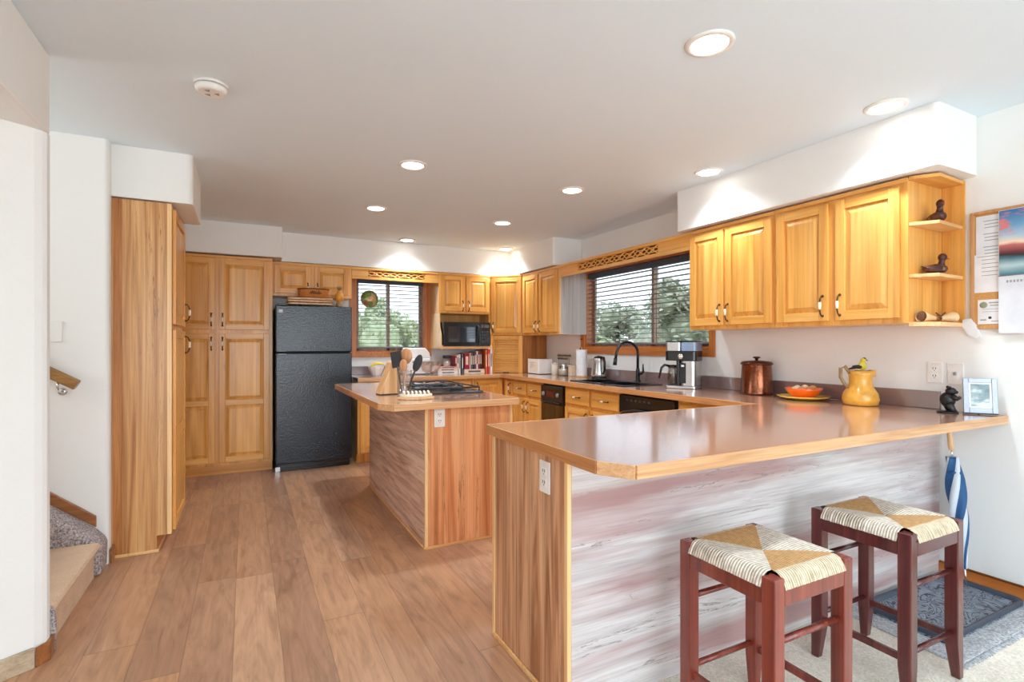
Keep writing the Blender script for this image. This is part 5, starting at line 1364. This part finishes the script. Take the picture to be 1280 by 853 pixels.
# ------------------------------------------------------------------ rug, boot tray, umbrella
o = MB().box(2.47, 1.005, .0125, 3.355, 1.462, .020).build('small_rug', 'rug_grey', None, bevel=.003)
tag(o, 'grey shaggy rug under the boot tray at the foot of the wall', 'rug')
m = MB(); rs = random.Random(9)
for k in range(260):
    x = 2.47+.885*k/260; m.tube([(x, 1.006, .016), (x+rs.uniform(-.006, .006), 1.006-rs.uniform(.012, .026), .0145)], .0022, 4)
q = m.build('fringe', 'rug_grey', None); q.parent = o
r = empty('boot_tray', 'blue-black rubber boot tray with leafy relief lying on the grey rug', 'boot tray', (2.945, 1.268, .0205))
tw, tl = .368, .178
m = MB(); m.prism(rounded(-tw, -tl, tw, tl, .03), 0, .006, 0); m.build('tray_floor', 'tray_pattern', r)
m = MB()
pts = rounded(-tw+.004, -tl+.004, tw-.004, tl-.004, .028); n = len(pts)
prof = [(0, .0065), (0, .022), (.004, .027), (.012, .027), (.022, .0065)]
v = []
for (x, y) in pts:
    L_ = math.hypot(x, y)
    for o_, z in prof:
        nx = -o_ if abs(x) > tw-.035 and True else 0
        sx_ = (tw-o_)/(tw); sy_ = (tl-o_)/(tl)
        v.append((x*sx_, y*sy_, z))
k = len(prof); f = [(i*k+j, ((i+1) % n)*k+j, ((i+1) % n)*k+j+1, i*k+j+1) for i in range(n) for j in range(k-1)]
m.add(v, f, 0, True); m.build('raised_rim', 'rubber', r)

r = empty('umbrella', 'furled blue and white umbrella leaning in the corner under the bar', 'umbrella', (3.268, 1.305, .028))
A = Vector((0, 0, 0)); B = Vector((.020, .085, .80)); ax = (B-A).normalized()
def at(t): return A+(B-A)*t
MB().tube([tuple(at(t)) for t in (0, .06, .12)], [.003, .004, .005], 8).build('tip', 'chrome', r)
m = MB(); n = 24; rings = 26; v = []
xa = ax.cross(Vector((0, 0, 1))).normalized() if abs(ax.z) < .99 else Vector((1, 0, 0)); xa = Vector((1, 0, 0)); ya = ax.cross(xa).normalized(); xa = ya.cross(ax).normalized()
for i in range(rings):
    t = i/(rings-1); c = at(.11+.70*t)
    rad = .008+.030*math.sin(min(1, t*1.25)*PI*.62)*(1-.35*max(0, (t-.8)/.2))
    for k in range(n):
        a = 2*PI*k/n+t*4.2; rr = rad*(1+.18*math.sin(4*2*PI*k/n))
        v.append(tuple(c+xa*rr*math.cos(a)+ya*rr*math.sin(a)))
f = []; 
m.v = v
for i in range(rings-1):
    for k in range(n):
        m.f.append((i*n+k, i*n+(k+1) % n, (i+1)*n+(k+1) % n, (i+1)*n+k)); m.mi.append(1 if (k//4) % 2 else 0); m.sm.append(True)
m.f.append(tuple(range(n))[::-1]); m.mi.append(0); m.sm.append(False); m.f.append(tuple(range((rings-1)*n, rings*n))); m.mi.append(0); m.sm.append(False)
m.build('canopy', ('umb_white', 'umb_blue'), r)
MB().tube([tuple(at(t)) for t in (.70, .71, .72)], [.034, .036, .034], 14).build('strap', 'umb_blue', r)
MB().tube([tuple(at(t)) for t in (.80, .86)], .005, 8).build('shaft', 'chrome', r)
MB().tube([tuple(at(t)) for t in (.85, .88, .94, 1.0, 1.03)], [.010, .013, .012, .013, .008], 12).build('handle', 'beech', r)

# ------------------------------------------------------------------ outside
struct(MB().box(-30, -30, -1.30, 45, 50, -1.2).build('ground_lawn', 'grass'))
def tree(x, y, z0, hgt, rad, mat, label, n=2600, seed=1, cone=False, cat='tree', leaf=.10):
    rs = random.Random(seed)
    r = empty('tree', label, cat, (x, y, z0), 0, 'trees outside the windows')
    MB().tube([(0, 0, 0), (.05, 0, hgt*.4), (0, .03, hgt*.85)], [rad*.09, rad*.06, rad*.02], 8).build('trunk', 'bark', r)
    m = MB(); blobs = []
    for k in range(16):
        t = rs.random(); h_ = hgt*(.22+.70*t); wid = rad*(1-t*.85) if cone else rad*math.sin(PI*(.25+.65*t))
        a = rs.uniform(0, 2*PI); q = wid*.62*rs.random()**.5; blobs.append((q*math.cos(a), q*math.sin(a), h_, max(.12, wid*rs.uniform(.35, .6))))
    for k in range(n):
        bx, by, bz, br = rs.choice(blobs); d = Vector((rs.gauss(0, 1), rs.gauss(0, 1), rs.gauss(0, 1))).normalized()*br*rs.uniform(.75, 1.05)
        c = Vector((bx, by, bz))+d; u = Vector((rs.gauss(0, 1), rs.gauss(0, 1), rs.gauss(0, 1))).normalized(); w_ = u.orthogonal().normalized(); s_ = leaf*rs.uniform(.6, 1.3)
        m.v += [tuple(c-u*s_), tuple(c+w_*s_*.45), tuple(c+u*s_), tuple(c-w_*s_*.45)]; q = len(m.v)-4; m.f.append((q, q+1, q+2, q+3)); m.mi.append(0); m.sm.append(False)
    for bx, by, bz, br in blobs: m.ball((bx, by, bz), br*.62, 10)
    m.build('crown', mat, r)
tree(8.95, 8.85, -1.2, 4.15, 1.75, 'leaf_dark', 'grey-green tree seen in the right half of the sink window', 4200, 3)
tree(9.8, 12.3, -1.2, 3.75, 1.75, 'leaf_dark', 'grey-green tree just left of the sink window mullion', 3600, 4)
tree(8.3, 11.4, -1.2, 2.95, 1.25, 'leaf_light', 'lower olive bush in the left half of the sink window', 1800, 5)
tree(7.9, 6.6, -1.2, 3.2, 1.0, 'leaf_light', 'olive bush outside behind the coffee maker', 1800, 12)
tree(3.45, 14.6, -1.2, 3.75, 1.75, 'leaf_light', 'pale green tree in the left half of the small window', 4000, 6)
tree(5.5, 18.6, -1.2, 3.35, 2.1, 'leaf_light', 'olive tree in the right half of the small window', 3600, 7)
